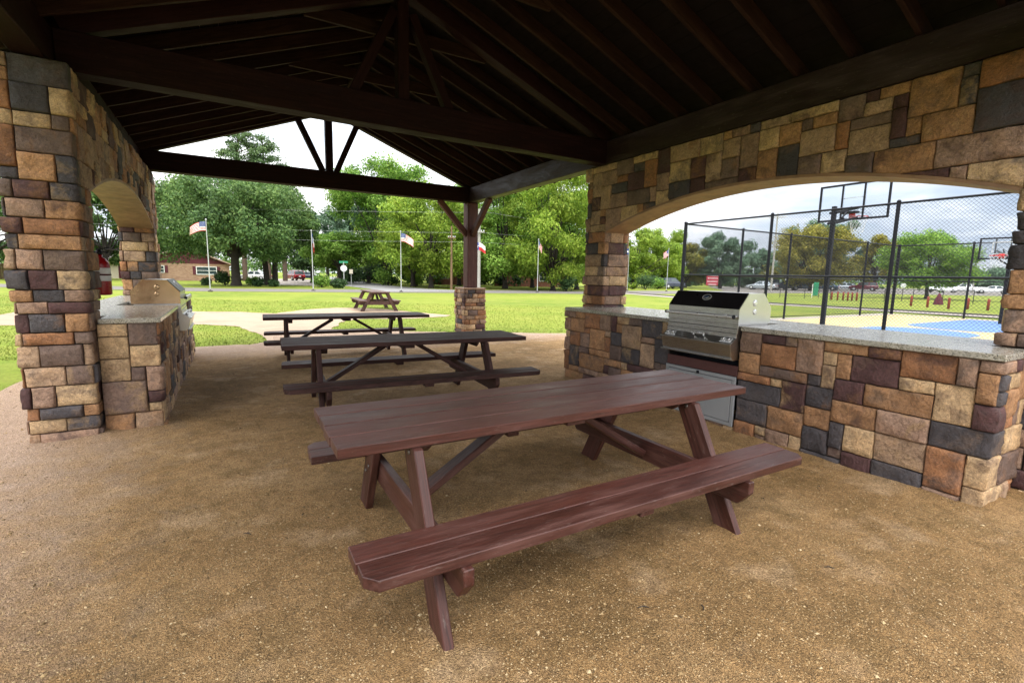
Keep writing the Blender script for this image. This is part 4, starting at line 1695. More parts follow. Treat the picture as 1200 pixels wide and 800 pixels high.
def make_tree(kind, label, loc, H, rad, base, leafmat, seed, nleaf=9000, leaf=0.22, trunk_r=0.28, barkmat='bark', group='trees round the park', nblob=26, lean=0.0, fork=1, rz=0.0, squash=1.0, droop=0.0):
    """broad crown of leaf clumps on a tapered trunk with limbs; base = height where the crown starts"""
    rg = random.Random(seed)
    o = thing(kind, label, 'tree', (loc[0], loc[1], 0), rz, group)
    cz = (H + base) / 2
    hz_ = (H - base) / 2
    blobs = []
    nblob = int(nblob * 1.7)
    p1, p2, p3 = rg.uniform(0, 6), rg.uniform(0, 6), rg.uniform(0, 6)
    for k in range(nblob):
        a = 2 * PI * (k * 0.618) + rg.uniform(-.4, .4)
        t = (k + 0.5) / nblob
        z = base + (H - base) * (0.08 + 0.88 * rg.random())
        z = base + (z - base) * (1 - 0.26 * (0.5 + 0.5 * math.sin(2 * a + p1)) * rg.random())
        rel = (z - cz) / hz_
        rr = rad * math.sqrt(max(0.16, 1 - abs(rel) ** (3.2 if rel < 0 else 2.2))) * rg.uniform(0.2, 0.94) ** 0.7 * (1 + 0.16 * math.sin(3 * a + p2) + 0.10 * math.sin(5 * a + p3 + rel * 2))
        br = rad * rg.uniform(0.15, 0.31)
        blobs.append((Vector((math.cos(a) * rr, math.sin(a) * rr * squash, min(z, H - br * 0.62))), br))
    mb = MB()
    crown_leaves(mb, blobs, int(nleaf * 2.6), leaf * 0.86, rg, droop=droop)
    mb.build('crown', leafmat, o)
    mb = MB()
    top = Vector((lean, 0, base + (H - base) * 0.55))
    for f in range(fork):
        ox = (f - (fork - 1) / 2) * trunk_r * 2.6
        mb.tube([(ox, 0, -0.1), (ox * 1.0 + .02, 0, 0.35), (ox * 1.15 + lean * .3, 0.05, base * 0.6), (ox * 1.5 + lean * .6, 0, base + (H - base) * .2), (ox * 1.7 + top.x, 0, top.z)],
                [trunk_r * 1.45, trunk_r * 1.05, trunk_r * 0.92, trunk_r * 0.7, trunk_r * 0.2], 10, rnd=rg.random())
    for c, br in blobs[::3]:
        s = Vector((lean * 0.5, 0, base * rg.uniform(0.75, 1.1) + (H - base) * rg.uniform(0, .22)))
        m1 = s.lerp(c, 0.5) + Vector((0, 0, rg.uniform(0.0, 0.08) * H))
        mb.tube([s, m1, c], [trunk_r * 0.42, trunk_r * 0.24, trunk_r * 0.07], 6, rnd=rg.random())
    mb.build('trunk', barkmat, o)
    return o


def make_pine(label, loc, H, seed, rad=3.2, start=0.55):
    rg = random.Random(seed)
    o = thing('pine_tree', label, 'tree', (loc[0], loc[1], 0), 0, 'tall pines behind the oak')
    mb, tr = MB(), MB()
    tr.tube([(0, 0, -0.1), (0.05, 0, H * 0.4), (-0.1, 0.1, H * 0.75), (0, 0, H)], [0.36, 0.28, 0.17, 0.03], 10)
    blobs = []
    for k in range(30):
        t = start + (1 - start) * (k + rg.random()) / 30
        a = k * 2.4 + rg.uniform(-.5, .5)
        rr = rad * (1.08 - t) / (1.08 - start) * rg.uniform(0.45, 1.0) + 0.3
        tip = Vector((math.cos(a) * rr, math.sin(a) * rr, H * t + rg.uniform(0, .6)))
        tr.tube([(0, 0, H * t - 0.5), tip * 0.5 + Vector((0, 0, H * t * 0.5 - .2)), tip], [0.09, 0.06, 0.02], 5)
        blobs.append((tip, rg.uniform(0.75, 1.35)))
        if rg.random() < .6:
            blobs.append((tip * 0.72 + Vector((rg.uniform(-.5, .5), rg.uniform(-.5, .5), H * t * 0.28 + .2)), rg.uniform(0.6, 1.0)))
    crown_leaves(mb, blobs, 9000, 0.17, rg, flat=0.62)
    mb.build('crown', 'leaf_pine', o)
    tr.build('trunk', 'pine_bark', o)
    return o


def make_bush(kind, label, loc, w, h, leafmat, seed, n=1500, leaf=0.12, group='shrubs by the far houses'):
    rg = random.Random(seed)
    o = thing(kind, label, 'shrub', (loc[0], loc[1], 0), rg.uniform(0, 6), group)
    blobs = [(Vector((rg.uniform(-.5, .5) * w * .6, rg.uniform(-.5, .5) * w * .6, h * rg.uniform(.38, .62))), h * rg.uniform(.34, .46)) for _ in range(7)]
    mb = MB()
    crown_leaves(mb, blobs, n, leaf, rg, flat=1.0)
    mb.build('foliage', leafmat, o)
    mb = MB()
    for c, r_ in blobs[:4]:
        mb.tube([(0, 0, -0.05), c * 0.5, c], [0.05, 0.035, 0.015], 5)
    mb.build('stem', 'bark', o)
    return o


def hzy(px):
    return 311.5 + 28.6 * px / 1200


def H_at(px, ytop, d):
    return CAM_H + (hzy(px) - ytop) * d / F_PX


# left of the far truss post
make_tree('broadleaf_tree', 'dark green tree at the left edge behind the wooden fence', gp(-20, 52), H_at(5, 190, 52), 6.0, 1.6, 'leaf_oak', 21, 9000, 0.24)
make_tree('broadleaf_tree', 'green tree seen through the left stone arch', gp(125, 60), H_at(130, 222, 60), 6.2, 1.8, 'leaf_oak', 22, 14000, 0.24)
make_tree('oak_tree', 'broad old oak with a thick trunk behind the left flagpole', gp(276, 47), H_at(275, 212, 47), 7.0, 2.7, 'leaf_oak', 23, 26000, 0.17, 0.42, nblob=48)
make_tree('oak_tree', 'dark oak with twin trunks right of the broad oak', gp(317, 52), H_at(320, 228, 52), 5.4, 3.2, 'leaf_oak', 24, 15000, 0.19, 0.30, fork=2, nblob=32)
make_tree('oak_tree', 'oak filling the gap between the house and the broad oak', gp(212, 68), H_at(215, 222, 68), 6.0, 3.0, 'leaf_oak', 25, 10000, 0.24)
make_tree('broadleaf_tree', 'tree peeping over the oak at its left shoulder', gp(246, 74), H_at(240, 208, 74), 4.6, 4.0, 'leaf_bluish', 26, 7000, 0.24)
make_pine('tallest pine rising above the tie beam behind the oak', gp(287, 70), H_at(287, 160, 70), 31, 4.6)
make_pine('bare stemmed pine right of the tallest pine', gp(315, 72), H_at(316, 174, 72), 32, 5.2)
make_pine('third pine with a drooping right side', gp(334, 74), H_at(334, 205, 74), 33, 3.2)
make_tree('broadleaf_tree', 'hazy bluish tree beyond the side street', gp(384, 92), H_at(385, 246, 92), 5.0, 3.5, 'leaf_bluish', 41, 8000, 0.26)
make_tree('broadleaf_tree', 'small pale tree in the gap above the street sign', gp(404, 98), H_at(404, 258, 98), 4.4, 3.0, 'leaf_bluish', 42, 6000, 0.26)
make_tree('broadleaf_tree', 'low dark tree shading the red car', gp(366, 66), H_at(366, 282, 66), 4.6, 2.2, 'leaf_dark', 43, 7000, 0.22)
make_tree('broadleaf_tree', 'green tree above the street sign with a low crown', gp(398, 62), H_at(395, 276, 62), 4.2, 2.4, 'leaf_bright', 44, 7000, 0.2)
make_tree('broadleaf_tree', 'tall rounded tree rising above the tie beam beside the timber post', gp(452, 62), H_at(470, 188, 62), 6.8, 2.2, 'leaf_bright', 45, 17000, 0.2, 0.3, nblob=38)
make_tree('broadleaf_tree', 'blue green tree left of the middle flag', gp(432, 70), H_at(425, 226, 70), 6.0, 1.6, 'leaf_bluish', 46, 10000, 0.22)
make_tree('yellowing_tree', 'yellowing tree behind the wooden utility pole', gp(505, 52), H_at(505, 226, 52), 5.6, 1.5, 'leaf_yellowgreen', 47, 17000, 0.17, 0.26, nblob=36)
make_tree('yellowing_tree', 'yellow green tree with a low skirt right of the middle flag', gp(484, 57), H_at(484, 262, 57), 4.6, 1.2, 'leaf_yellowgreen', 48, 9000, 0.17)
make_tree('broadleaf_tree', 'dark tree hidden partly by the timber post', gp(538, 66), H_at(540, 226, 66), 6.0, 1.4, 'leaf_oak', 49, 9000, 0.22)
make_tree('broadleaf_tree', 'full green tree right of the timber post', gp(592, 56), H_at(592, 196, 56), 6.0, 0.8, 'leaf_bright', 50, 18000, 0.18, 0.3, nblob=40)
make_tree('yellowing_tree', 'tall pale willow like tree beside the stone column', gp(648, 52), H_at(640, 205, 52), 5.6, 0.5, 'leaf_yellowgreen', 51, 19000, 0.16, 0.26, nblob=42, droop=0.7)
make_tree('broadleaf_tree', 'green tree just left of the far stone column', gp(676, 58), H_at(676, 232, 58), 4.6, 0.4, 'leaf_bright', 52, 10000, 0.17, droop=0.6)
make_tree('broadleaf_tree', 'tree crown rising between the willow and the full green tree', gp(624, 64), H_at(622, 200, 64), 5.2, 1.0, 'leaf_yellowgreen', 53, 10000, 0.2)
make_tree('broadleaf_tree', 'back row tree closing the gap right of the brown utility pole', gp(560, 80), H_at(562, 214, 80), 7.6, 1.0, 'leaf_bright', 54, 13000, 0.24, 0.3, nblob=36)
make_tree('broadleaf_tree', 'back row tree between the middle flag and the street sign', gp(458, 84), H_at(460, 232, 84), 7.6, 1.0, 'leaf_yellowgreen', 55, 12000, 0.25, 0.3, nblob=34)
make_tree('broadleaf_tree', 'back row tree behind the slim flagpole', gp(655, 76), H_at(655, 222, 76), 7.0, 0.8, 'leaf_bright', 56, 12000, 0.23, 0.3, nblob=34)
# right, seen through the arch
make_tree('yellowing_tree', 'yellow green tree just right of the far stone column', gp(742, 78), H_at(745, 264, 78), 5.2, 1.0, 'leaf_yellowgreen', 61, 12000, 0.2)
make_tree('yellowing_tree', 'olive tree sloping down behind the parked blue suv', gp(775, 84), H_at(772, 272, 84), 5.2, 1.0, 'leaf_yellowgreen', 62, 12000, 0.2)
make_tree('broadleaf_tree', 'tree meeting the corner post of the court fence', gp(803, 88), H_at(803, 290, 88), 4.6, 0.8, 'leaf_olive', 63, 9000, 0.22)
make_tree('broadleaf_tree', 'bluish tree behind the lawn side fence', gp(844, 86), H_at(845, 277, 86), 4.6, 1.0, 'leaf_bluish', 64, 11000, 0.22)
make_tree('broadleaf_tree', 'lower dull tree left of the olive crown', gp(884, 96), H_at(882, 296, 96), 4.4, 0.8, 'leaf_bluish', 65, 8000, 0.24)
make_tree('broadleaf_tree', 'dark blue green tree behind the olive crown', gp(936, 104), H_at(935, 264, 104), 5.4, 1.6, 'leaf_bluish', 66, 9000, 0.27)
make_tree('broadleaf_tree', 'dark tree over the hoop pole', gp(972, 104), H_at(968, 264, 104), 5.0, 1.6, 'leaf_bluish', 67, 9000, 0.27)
make_tree('olive_tree', 'big rounded olive yellow tree behind the parked cars', gp(950, 82), H_at(952, 272, 82), 6.6, 0.9, 'leaf_olive', 68, 20000, 0.2, 0.3, nblob=44)
make_tree('broadleaf_tree', 'upright tree between the two olive crowns', gp(1024, 92), H_at(1026, 280, 92), 4.6, 1.6, 'leaf_olive', 69, 10000, 0.22)
make_tree('broadleaf_tree', 'spreading tree with a clear trunk behind the red bollards', gp(1087, 50), H_at(1088, 279, 50), 3.9, 1.35, 'leaf_bright', 70, 15000, 0.14, 0.17, nblob=36)
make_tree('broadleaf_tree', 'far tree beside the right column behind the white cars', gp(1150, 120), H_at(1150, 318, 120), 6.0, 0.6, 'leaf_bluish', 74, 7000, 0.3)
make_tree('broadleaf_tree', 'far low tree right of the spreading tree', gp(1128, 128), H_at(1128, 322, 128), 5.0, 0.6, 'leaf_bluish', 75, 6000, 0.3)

# distant mass of woods that closes the view
mb = MB()
rg = random.Random(88)
blobs = []
for k in range(150):
    px = -140 + 1440 * k / 149
    d = rg.uniform(118, 150)
    x, yy = gp(px, d)
    h = rg.uniform(5.5, 8.0) if px < 880 else rg.uniform(3.2, 5.0)
    blobs.append((Vector((x, yy, h * 0.5)), h * 0.55))
for k in range(70):          # the woods go on round to the west
    a = R(-20 - 95 * k / 69)
    d = rg.uniform(95, 125)
    h = rg.uniform(5.5, 9.0)
    blobs.append((Vector((math.sin(a) * d, math.cos(a) * d, h * 0.5)), h * 0.55))
crown_leaves(mb, blobs, 38000, 0.55, rg, flat=0.95)
wd = mb.build('distant_woods', 'leaf_oak')
wd['kind'] = 'stuff'
# underbrush between the trees on the far side of the street
mb = MB()
blobs = []
for k in range(95):
    px = rg.uniform(395, 690) if k < 55 else rg.uniform(725, 905)
    d = rg.uniform(68, 90) if k < 55 else rg.uniform(100, 120)
    x, yy = gp(px, d)
    h = rg.uniform(1.4, 3.4)
    blobs.append((Vector((x, yy, h * 0.45)), h * 0.6))
crown_leaves(mb, blobs, 22000, 0.26, rg, flat=0.9)
ub = mb.build('undergrowth', 'leaf_dark')
ub['kind'] = 'stuff'

for i, (px, d, w, h, mt, lb) in enumerate([
        (263, 48, 1.6, 1.5, 'leaf_dark', 'dark shrub at the left foot of the broad oak'),
        (243, 47, 0.9, 0.75, 'leaf_dark', 'small dark shrub beside the left flagpole'),
        (297, 50, 1.3, 0.9, 'leaf_bright', 'bright shrub right of the broad oak trunk'),
        (301, 46, 0.9, 0.7, 'leaf_dark', 'low dark tuft in front of the white car'),
        (319, 46, 0.8, 0.7, 'leaf_dark', 'dark tuft at the foot of the twin trunks'),
        (377, 47, 1.7, 1.35, 'leaf_bright', 'rounded bright shrub beside the limp flag'),
        (396, 46, 1.6, 1.0, 'leaf_dark', 'clipped dark hedge by the street sign'),
        (458, 62, 3.0, 1.2, 'leaf_dark', 'low dark hedge across the street left of the middle flag'),
        (449, 60, 2.2, 2.4, 'leaf_bright', 'leafy green bush behind the middle flagpole'),
        (489, 60, 2.4, 1.6, 'leaf_bright', 'green bush below the yellow green tree'),
        (664, 50, 2.2, 1.8, 'leaf_dark', 'dark bush beside the far stone column'),
        (757, 66, 2.6, 2.3, 'leaf_dark', 'dark bush left of the parked blue suv'),
        (771, 70, 2.2, 1.8, 'leaf_bright', 'green bush behind the parked blue suv'),
        (741, 66, 3.6, 0.9, 'leaf_yellowgreen', 'low grassy clump by the brown pole')]):
    make_bush('shrub', lb, gp(px, d), w, h, mt, 300 + i)


# ------------------------------------------------------------------ houses across the street
def view_rz(px):
    """heading that turns a thing's -y side towards the pavilion when it stands in column px"""
    x, y = gp(px, 1.0)
    return math.atan2(y, x) - PI / 2


def house(label, loc, rz, w, dep, hw, rise, wall, gable, roof, wins, door=None, over=0.5, gable_front=True):
    """front wall is y=0, house runs back to y=dep; gable faces the front or the ridge runs along it"""
    o = thing('house', label, 'house', (loc[0], loc[1], 0), rz, 'houses across the street')
    h = w / 2
    mb = MB()
    mb.prism([(-h, 0), (h, 0), (h, dep), (-h, dep)], 'z', -0.1, hw)
    mb.build('wall', wall, o)
    if gable_front:
        mb = MB()
        mb.prism([(-h + .02, hw + .004), (h - .02, hw + .004), (0, hw + rise - .03)], 'y', -0.03, dep + 0.03)
        mb.build('gable', gable, o)
        mb = MB()
        k = over / h
        e = hw - rise * k
        for s in (-1, 1):
            V = [(s * (h + over), -0.55, e), (0, -0.55, hw + rise), (0, dep + .55, hw + rise), (s * (h + over), dep + .55, e)]
            V += [(p[0], p[1], p[2] + 0.16) for p in V]
            mb.add(V, [(0, 1, 2, 3), (4, 7, 6, 5), (0, 4, 5, 1), (1, 5, 6, 2), (2, 6, 7, 3), (3, 7, 4, 0)])
        mb.build('roof', roof, o)
    else:
        mb = MB()
        mb.prism([(-0.02, hw + .004), (dep + .02, hw + .004), (dep / 2, hw + rise - .03)], 'x', -h + .01, h - .01)
        mb.build('gable', gable, o)
        mb = MB()
        e = hw - rise * over / (dep / 2)
        for (ya, yb) in ((-over, dep / 2), (dep + over, dep / 2)):
            V = [(-h - .4, ya, e), (h + .4, ya, e), (h + .4, yb, hw + rise), (-h - .4, yb, hw + rise)]
            V += [(p[0], p[1], p[2] + 0.16) for p in V]
            mb.add(V, [(0, 1, 2, 3), (4, 7, 6, 5), (0, 4, 5, 1), (1, 5, 6, 2), (2, 6, 7, 3), (3, 7, 4, 0)])
        mb.build('roof', roof, o)
    for (x, z, ww, wh, shut) in wins:
        mb = MB()
        f = 0.09
        for (dx, dz, a, b) in ((0, wh / 2, ww + f, f), (0, -wh / 2, ww + f, f), (-ww / 2, 0, f, wh - f - .004), (ww / 2, 0, f, wh - f - .004), (0, 0, ww - f - .004, 0.05)):
            mb.box((a, 0.08, b), T(x + dx, -0.043, z + dz), 0.01)
        wn = mb.build('window', 'white_paint', o)
        mb = MB()
        mb.box((ww - .03, 0.02, wh - .03), T(x, -0.012, z), 0.002)
        mb.build('pane', 'window_glass', wn)
        if shut:
            for s in (-1, 1):
                mb = MB()
                mb.box((0.34, 0.05, wh + .08), T(x + s * (ww / 2 + 0.24), -0.027, z), 0.01)
                mb.build('shutter', 'maroon_siding', wn)
    if door:
        x, ww, wh, mt = door
        mb = MB()
        mb.box((ww, 0.08, wh), T(x, -0.042, wh / 2), 0.01)
        for q in range(4):
            mb.box((ww - .1, 0.02, 0.03), T(x, -0.088, wh * (q + .6) / 4.6), 0.004)
        mb.build('garage_door', mt, o)
    return o


x, y = gp(217, 64)
house('brick house with maroon gable and white framed windows left of the oak', (x, y), view_rz(217) + 0.10, 10.2, 13, 2.25, 2.05, 'tan_brick', 'maroon_siding', 'shingle',
      [(-2.75, 1.45, 1.0, 0.85, True), (2.4, 1.35, 2.3, 1.0, True)])
x, y = gp(146, 70)
house('pale house with a wide maroon garage door seen through the left arch', (x, y), view_rz(146), 9.0, 10, 2.5, 1.6, 'cream_paint', 'cream_paint', 'shingle_grey', [], door=(1.0, 3.4, 2.1, 'maroon_siding'), gable_front=False)
x, y = gp(532, 72)
house('low house with a light brown roof beside the wooden utility pole', (x, y), view_rz(532), 7.0, 9, 2.4, 1.7, 'red_brick', 'red_brick', 'shingle', [(-1.4, 1.4, 1.2, 1.0, False)], gable_front=False)
x, y = gp(622, 70)
house('red brick house under the green trees right of the timber post', (x, y), view_rz(622), 10.5, 9, 2.5, 1.5, 'red_brick', 'red_brick', 'shingle_grey', [(2.0, 1.4, 1.5, 1.2, False), (3.9, 1.4, 0.9, 1.2, False)], gable_front=False)

# wooden board fence at the far left
o = thing('board_fence', 'brown wooden board fence in front of the trees at the left edge', 'fence', (*gp(14, 56), 0), view_rz(14))
mb = MB()
for k in range(60):
    mb.box((0.145, 0.022, 1.75 + random.uniform(-.02, .02)), T(-5.5 + k * 0.152, 0, 0.87), 0.004, grain='z')
mb.build('fence_boards', 'fence_board', o)
for k in range(5):
    mb = MB()
    mb.box((0.10, 0.10, 1.75), T(-5.4 + k * 2.2, 0.062, 0.87), 0.01)
    mb.build('fence_post', 'fence_board', o)


# ------------------------------------------------------------------ vehicles
def car(name, label, cat, loc, rz, paint, kind='suv', group='parked vehicles'):
    """x is forward; body lofted from side-profile stations, glass panes, wheels, lamps"""
    o = thing(name, label, cat, (loc[0], loc[1], 0), rz, group)
    if kind == 'suv':
        L, Wd = 4.6, 1.84
        lower = [(-2.28, .42, .92), (-2.2, .34, 1.02), (-1.0, .30, 1.04), (0.9, .30, 1.02), (1.7, .32, .98), (2.15, .36, .86), (2.3, .44, .66)]
        cab = [(-2.20, 1.00), (-1.98, 1.60), (-1.4, 1.68), (0.25, 1.66), (1.10, 1.02)]
    elif kind == 'sedan':
        L, Wd = 4.6, 1.80
        lower = [(-2.28, .44, .86), (-2.1, .34, .94), (-1.0, .28, .93), (0.8, .28, .92), (1.6, .30, .84), (2.15, .34, .72), (2.3, .42, .60)]
        cab = [(-1.75, .92), (-1.05, 1.36), (-0.4, 1.43), (0.35, 1.40), (1.15, .90)]
    else:
        L, Wd = 5.6, 1.95
        lower = [(-2.78, .56, 1.0), (-2.7, .50, 1.12), (-0.75, .46, 1.12), (-0.7, .44, 1.12), (1.2, .44, 1.12), (2.2, .46, 1.08), (2.7, .52, .98), (2.8, .58, .78)]
        cab = [(-0.75, 1.10), (-0.62, 1.74), (-0.2, 1.84), (0.70, 1.82), (1.45, 1.10)]
    hw = Wd / 2
    mb = MB()

    def loft(sections):
        n = len(sections[0])
        V = [p for s in sections for p in s]
        Fc = []
        for i in range(len(sections) - 1):
            for k in range(n):
                a, b = i * n + k, i * n + (k + 1) % n
                Fc.append((a, b, b + n, a + n))
        Fc.append(tuple(range(n))[::-1])
        Fc.append(tuple(range((len(sections) - 1) * n, len(sections) * n)))
        bm = bmesh.new()
        vs = [bm.verts.new(p) for p in V]
        for f in Fc:
            bm.faces.new([vs[i] for i in f])
        bmesh.ops.recalc_face_normals(bm, faces=bm.faces)
        bm.verts.index_update()
        Fc = [[v.index for v in f.verts] for f in bm.faces]
        bm.free()
        mb.add(V, Fc, 0, smooth=False)
    sec = []
    for i, (x, zb, zt) in enumerate(lower):
        w = hw * (0.90 if i in (0, len(lower) - 1) else 1.0)
        sec.append([(x, -w * .96, zb), (x, -w, zb + .16), (x, -w * .985, zt - .12), (x, -w * .90, zt), (x, w * .90, zt), (x, w * .985, zt - .12), (x, w, zb + .16), (x, w * .96, zb)])
    loft(sec)
    # cabin: profile polygon, narrowing upwards
    pr = cab + []
    V = []
    zlo = min(p[1] for p in pr)
    zhi = max(p[1] for p in pr)

    def half(z):
        return hw * (0.90 - 0.17 * (z - zlo) / (zhi - zlo))
    n = len(pr)
    V = [(x, -half(z), z - (0.02 if i in (0, n - 1) else 0)) for i, (x, z) in enumerate(pr)] + [(x, half(z), z - (0.02 if i in (0, n - 1) else 0)) for i, (x, z) in enumerate(pr)]
    Fc = [tuple(range(n)), tuple(range(n, 2 * n))[::-1]] + [(i, i + n, (i + 1) % n + n, (i + 1) % n) for i in range(n)]
    mb.add(V, Fc, 0)
    body = mb.build('body', paint, o)
    # glass
    mb = MB()

    def quad(pts, push):
        a, b, c, d = [Vector(p) for p in pts]
        ctr = (a + b + c + d) / 4
        nr = (b - a).cross(c - a).normalized()
        if nr.dot(ctr - Vector((0, 0, 0.9))) < 0:
            nr = -nr
        pts = [ctr + (p - ctr) * 0.86 + nr * push for p in (a, b, c, d)]
        mb.add(pts + [p - nr * 0.02 for p in pts], [(0, 1, 2, 3), (4, 7, 6, 5), (0, 4, 5, 1), (1, 5, 6, 2), (2, 6, 7, 3), (3, 7, 4, 0)])
    P = lambda i, s: (pr[i][0], s * half(pr[i][1]), pr[i][1])
    quad([P(0, -1), P(0, 1), P(1, 1), P(1, -1)], 0.012)
    quad([P(n - 1, -1), P(n - 1, 1), P(n - 2, 1), P(n - 2, -1)], 0.012)
    for s in (-1, 1):
        xm = (pr[1][0] + pr[n - 2][0]) / 2
        zt = zhi - .06
        zb = zlo + .04
        ll = pr[0][0] + (pr[1][0] - pr[0][0]) * .25
        rr = pr[n - 1][0] + (pr[n - 2][0] - pr[n - 1][0]) * .15
        for (xa, xb, ta, tb) in ((ll + .08, xm - .04, pr[1][0] + .12, xm - .04), (xm + .04, rr - .1, xm + .04, pr[n - 2][0] - .05)):
            quad([(xa, s * half(zb), zb), (xb, s * half(zb), zb), (tb, s * half(zt), zt), (ta, s * half(zt), zt)], 0.012)
    mb.build('window', 'window_glass', o)
    wr = 0.35 if kind != 'truck' else 0.40
    for xw in (-L * 0.30, L * 0.31):
        for s in (-1, 1):
            mb = MB()
            M = T(xw, s * (hw - 0.09), wr, 0, 0, PI / 2)
            mb.lathe([(wr * .62, -0.11), (wr * .93, -0.11), (wr, -0.08), (wr, 0.08), (wr * .93, 0.11), (wr * .62, 0.11)], (0, 0, 0), 20, 0, M)
            wh = mb.build('wheel', 'rubber', o)
            mb = MB()
            mb.lathe([(wr * .60, -0.118), (wr * .60, 0.118)], (0, 0, 0), 16, 0, M)
            mb.build('rim', 'pole_grey', wh)
    for s in (-1, 1):
        zt = lower[1][2]
        mb = MB()
        mb.box((0.06, 0.22, 0.26), T(lower[0][0] + 0.01, s * hw * .74, zt - .24), 0.02)
        mb.build('tail_lamp', 'tail_red', o)
        mb = MB()
        mb.box((0.10, 0.34, 0.14), T(lower[-1][0] - 0.07, s * hw * .66, lower[-2][2] - .12), 0.03)
        mb.build('headlight', 'lamp_clear', o)
    mb = MB()
    mb.box((0.08, Wd * .86, 0.15), T(lower[0][0] - 0.02, 0, lower[0][1] + .10), 0.03)
    mb.build('bumper', 'black_metal' if kind == 'suv' else 'pole_grey', o)
    mb = MB()
    mb.box((0.08, Wd * .84, 0.15), T(lower[-1][0] + 0.0, 0, lower[-1][1] + .08), 0.03)
    mb.build('bumper', 'black_metal' if kind == 'suv' else 'pole_grey', o)
    mb = MB()
    mb.box((0.015, 0.36, 0.15), T(lower[0][0] - 0.03, 0, lower[0][2] - .2), 0.003)
    mb.build('number_plate', 'white_paint', o)
    return o


def along(px):      # heading straight away from the pavilion in column px
    x, y = gp(px, 1.0)
    return math.atan2(y, x)


VG = 'vehicles across the street'
car('suv', 'dark red suv seen from behind, left of the limp flag', 'car', gp(345, 80), along(345) + 0.35, 'car_red', 'suv', VG)
car('sedan', 'white car half hidden behind the broad oak trunk', 'car', gp(298, 74), along(298) + 1.1, 'car_white', 'sedan', VG)
car('sedan', 'maroon car behind the street sign and dark hedge', 'car', gp(411, 84), along(411) + 1.5, 'car_maroon', 'sedan', VG)
car('sedan', 'dark parked car to the right of the red suv', 'car', gp(359, 92), along(359) + 1.2, 'car_navy', 'sedan', VG)
car('suv', 'dark blue suv parked at the kerb left of the court corner post', 'car', gp(786, 74), along(786) - 0.75, 'car_navy', 'suv')
PG = 'vehicles in the car park'
car('sedan', 'pale blue car behind the right end of the grill hood', 'car', gp(893, 82), along(893) + 1.3, 'car_silver', 'sedan', PG)
car('pickup_truck', 'dark pickup left of the navy suv in the car park', 'truck', gp(908, 88), along(907) + 1.5, 'car_navy', 'truck', PG)
car('suv', 'navy suv with its nose to the left behind the lawn side fence', 'car', gp(921, 84), along(922) + 1.75, 'car_navy', 'suv', PG)
car('sedan', 'blue grey sedan left of the green board', 'car', gp(944, 84), along(944) + 1.55, 'car_bluegrey', 'sedan', PG)
car('sedan', 'blue car right of the hoop pole, partly behind the green board', 'car', gp(966, 88), along(964) + 1.4, 'car_bluegrey', 'sedan', PG)
car('suv', 'dark maroon car beyond the row of red bollards', 'car', gp(1012, 92), along(1012) + 1.5, 'car_maroon', 'suv', PG)
car('sedan', 'silver car beyond the far end of the bollard row', 'car', gp(990, 94), along(990) + 1.4, 'car_silver', 'sedan', PG)
car('suv', 'white suv right of the spreading tree trunk', 'car', gp(1104, 90), along(1104) + 2.5, 'car_white', 'suv', PG)
car('pickup_truck', 'long white pickup in front of the far low trees', 'truck', gp(1133, 92), along(1134) + 1.55, 'car_white', 'truck', PG)
car('sedan', 'white car at the edge of the right stone column', 'car', gp(1164, 88), along(1163) + 1.5, 'car_white', 'sedan', PG)


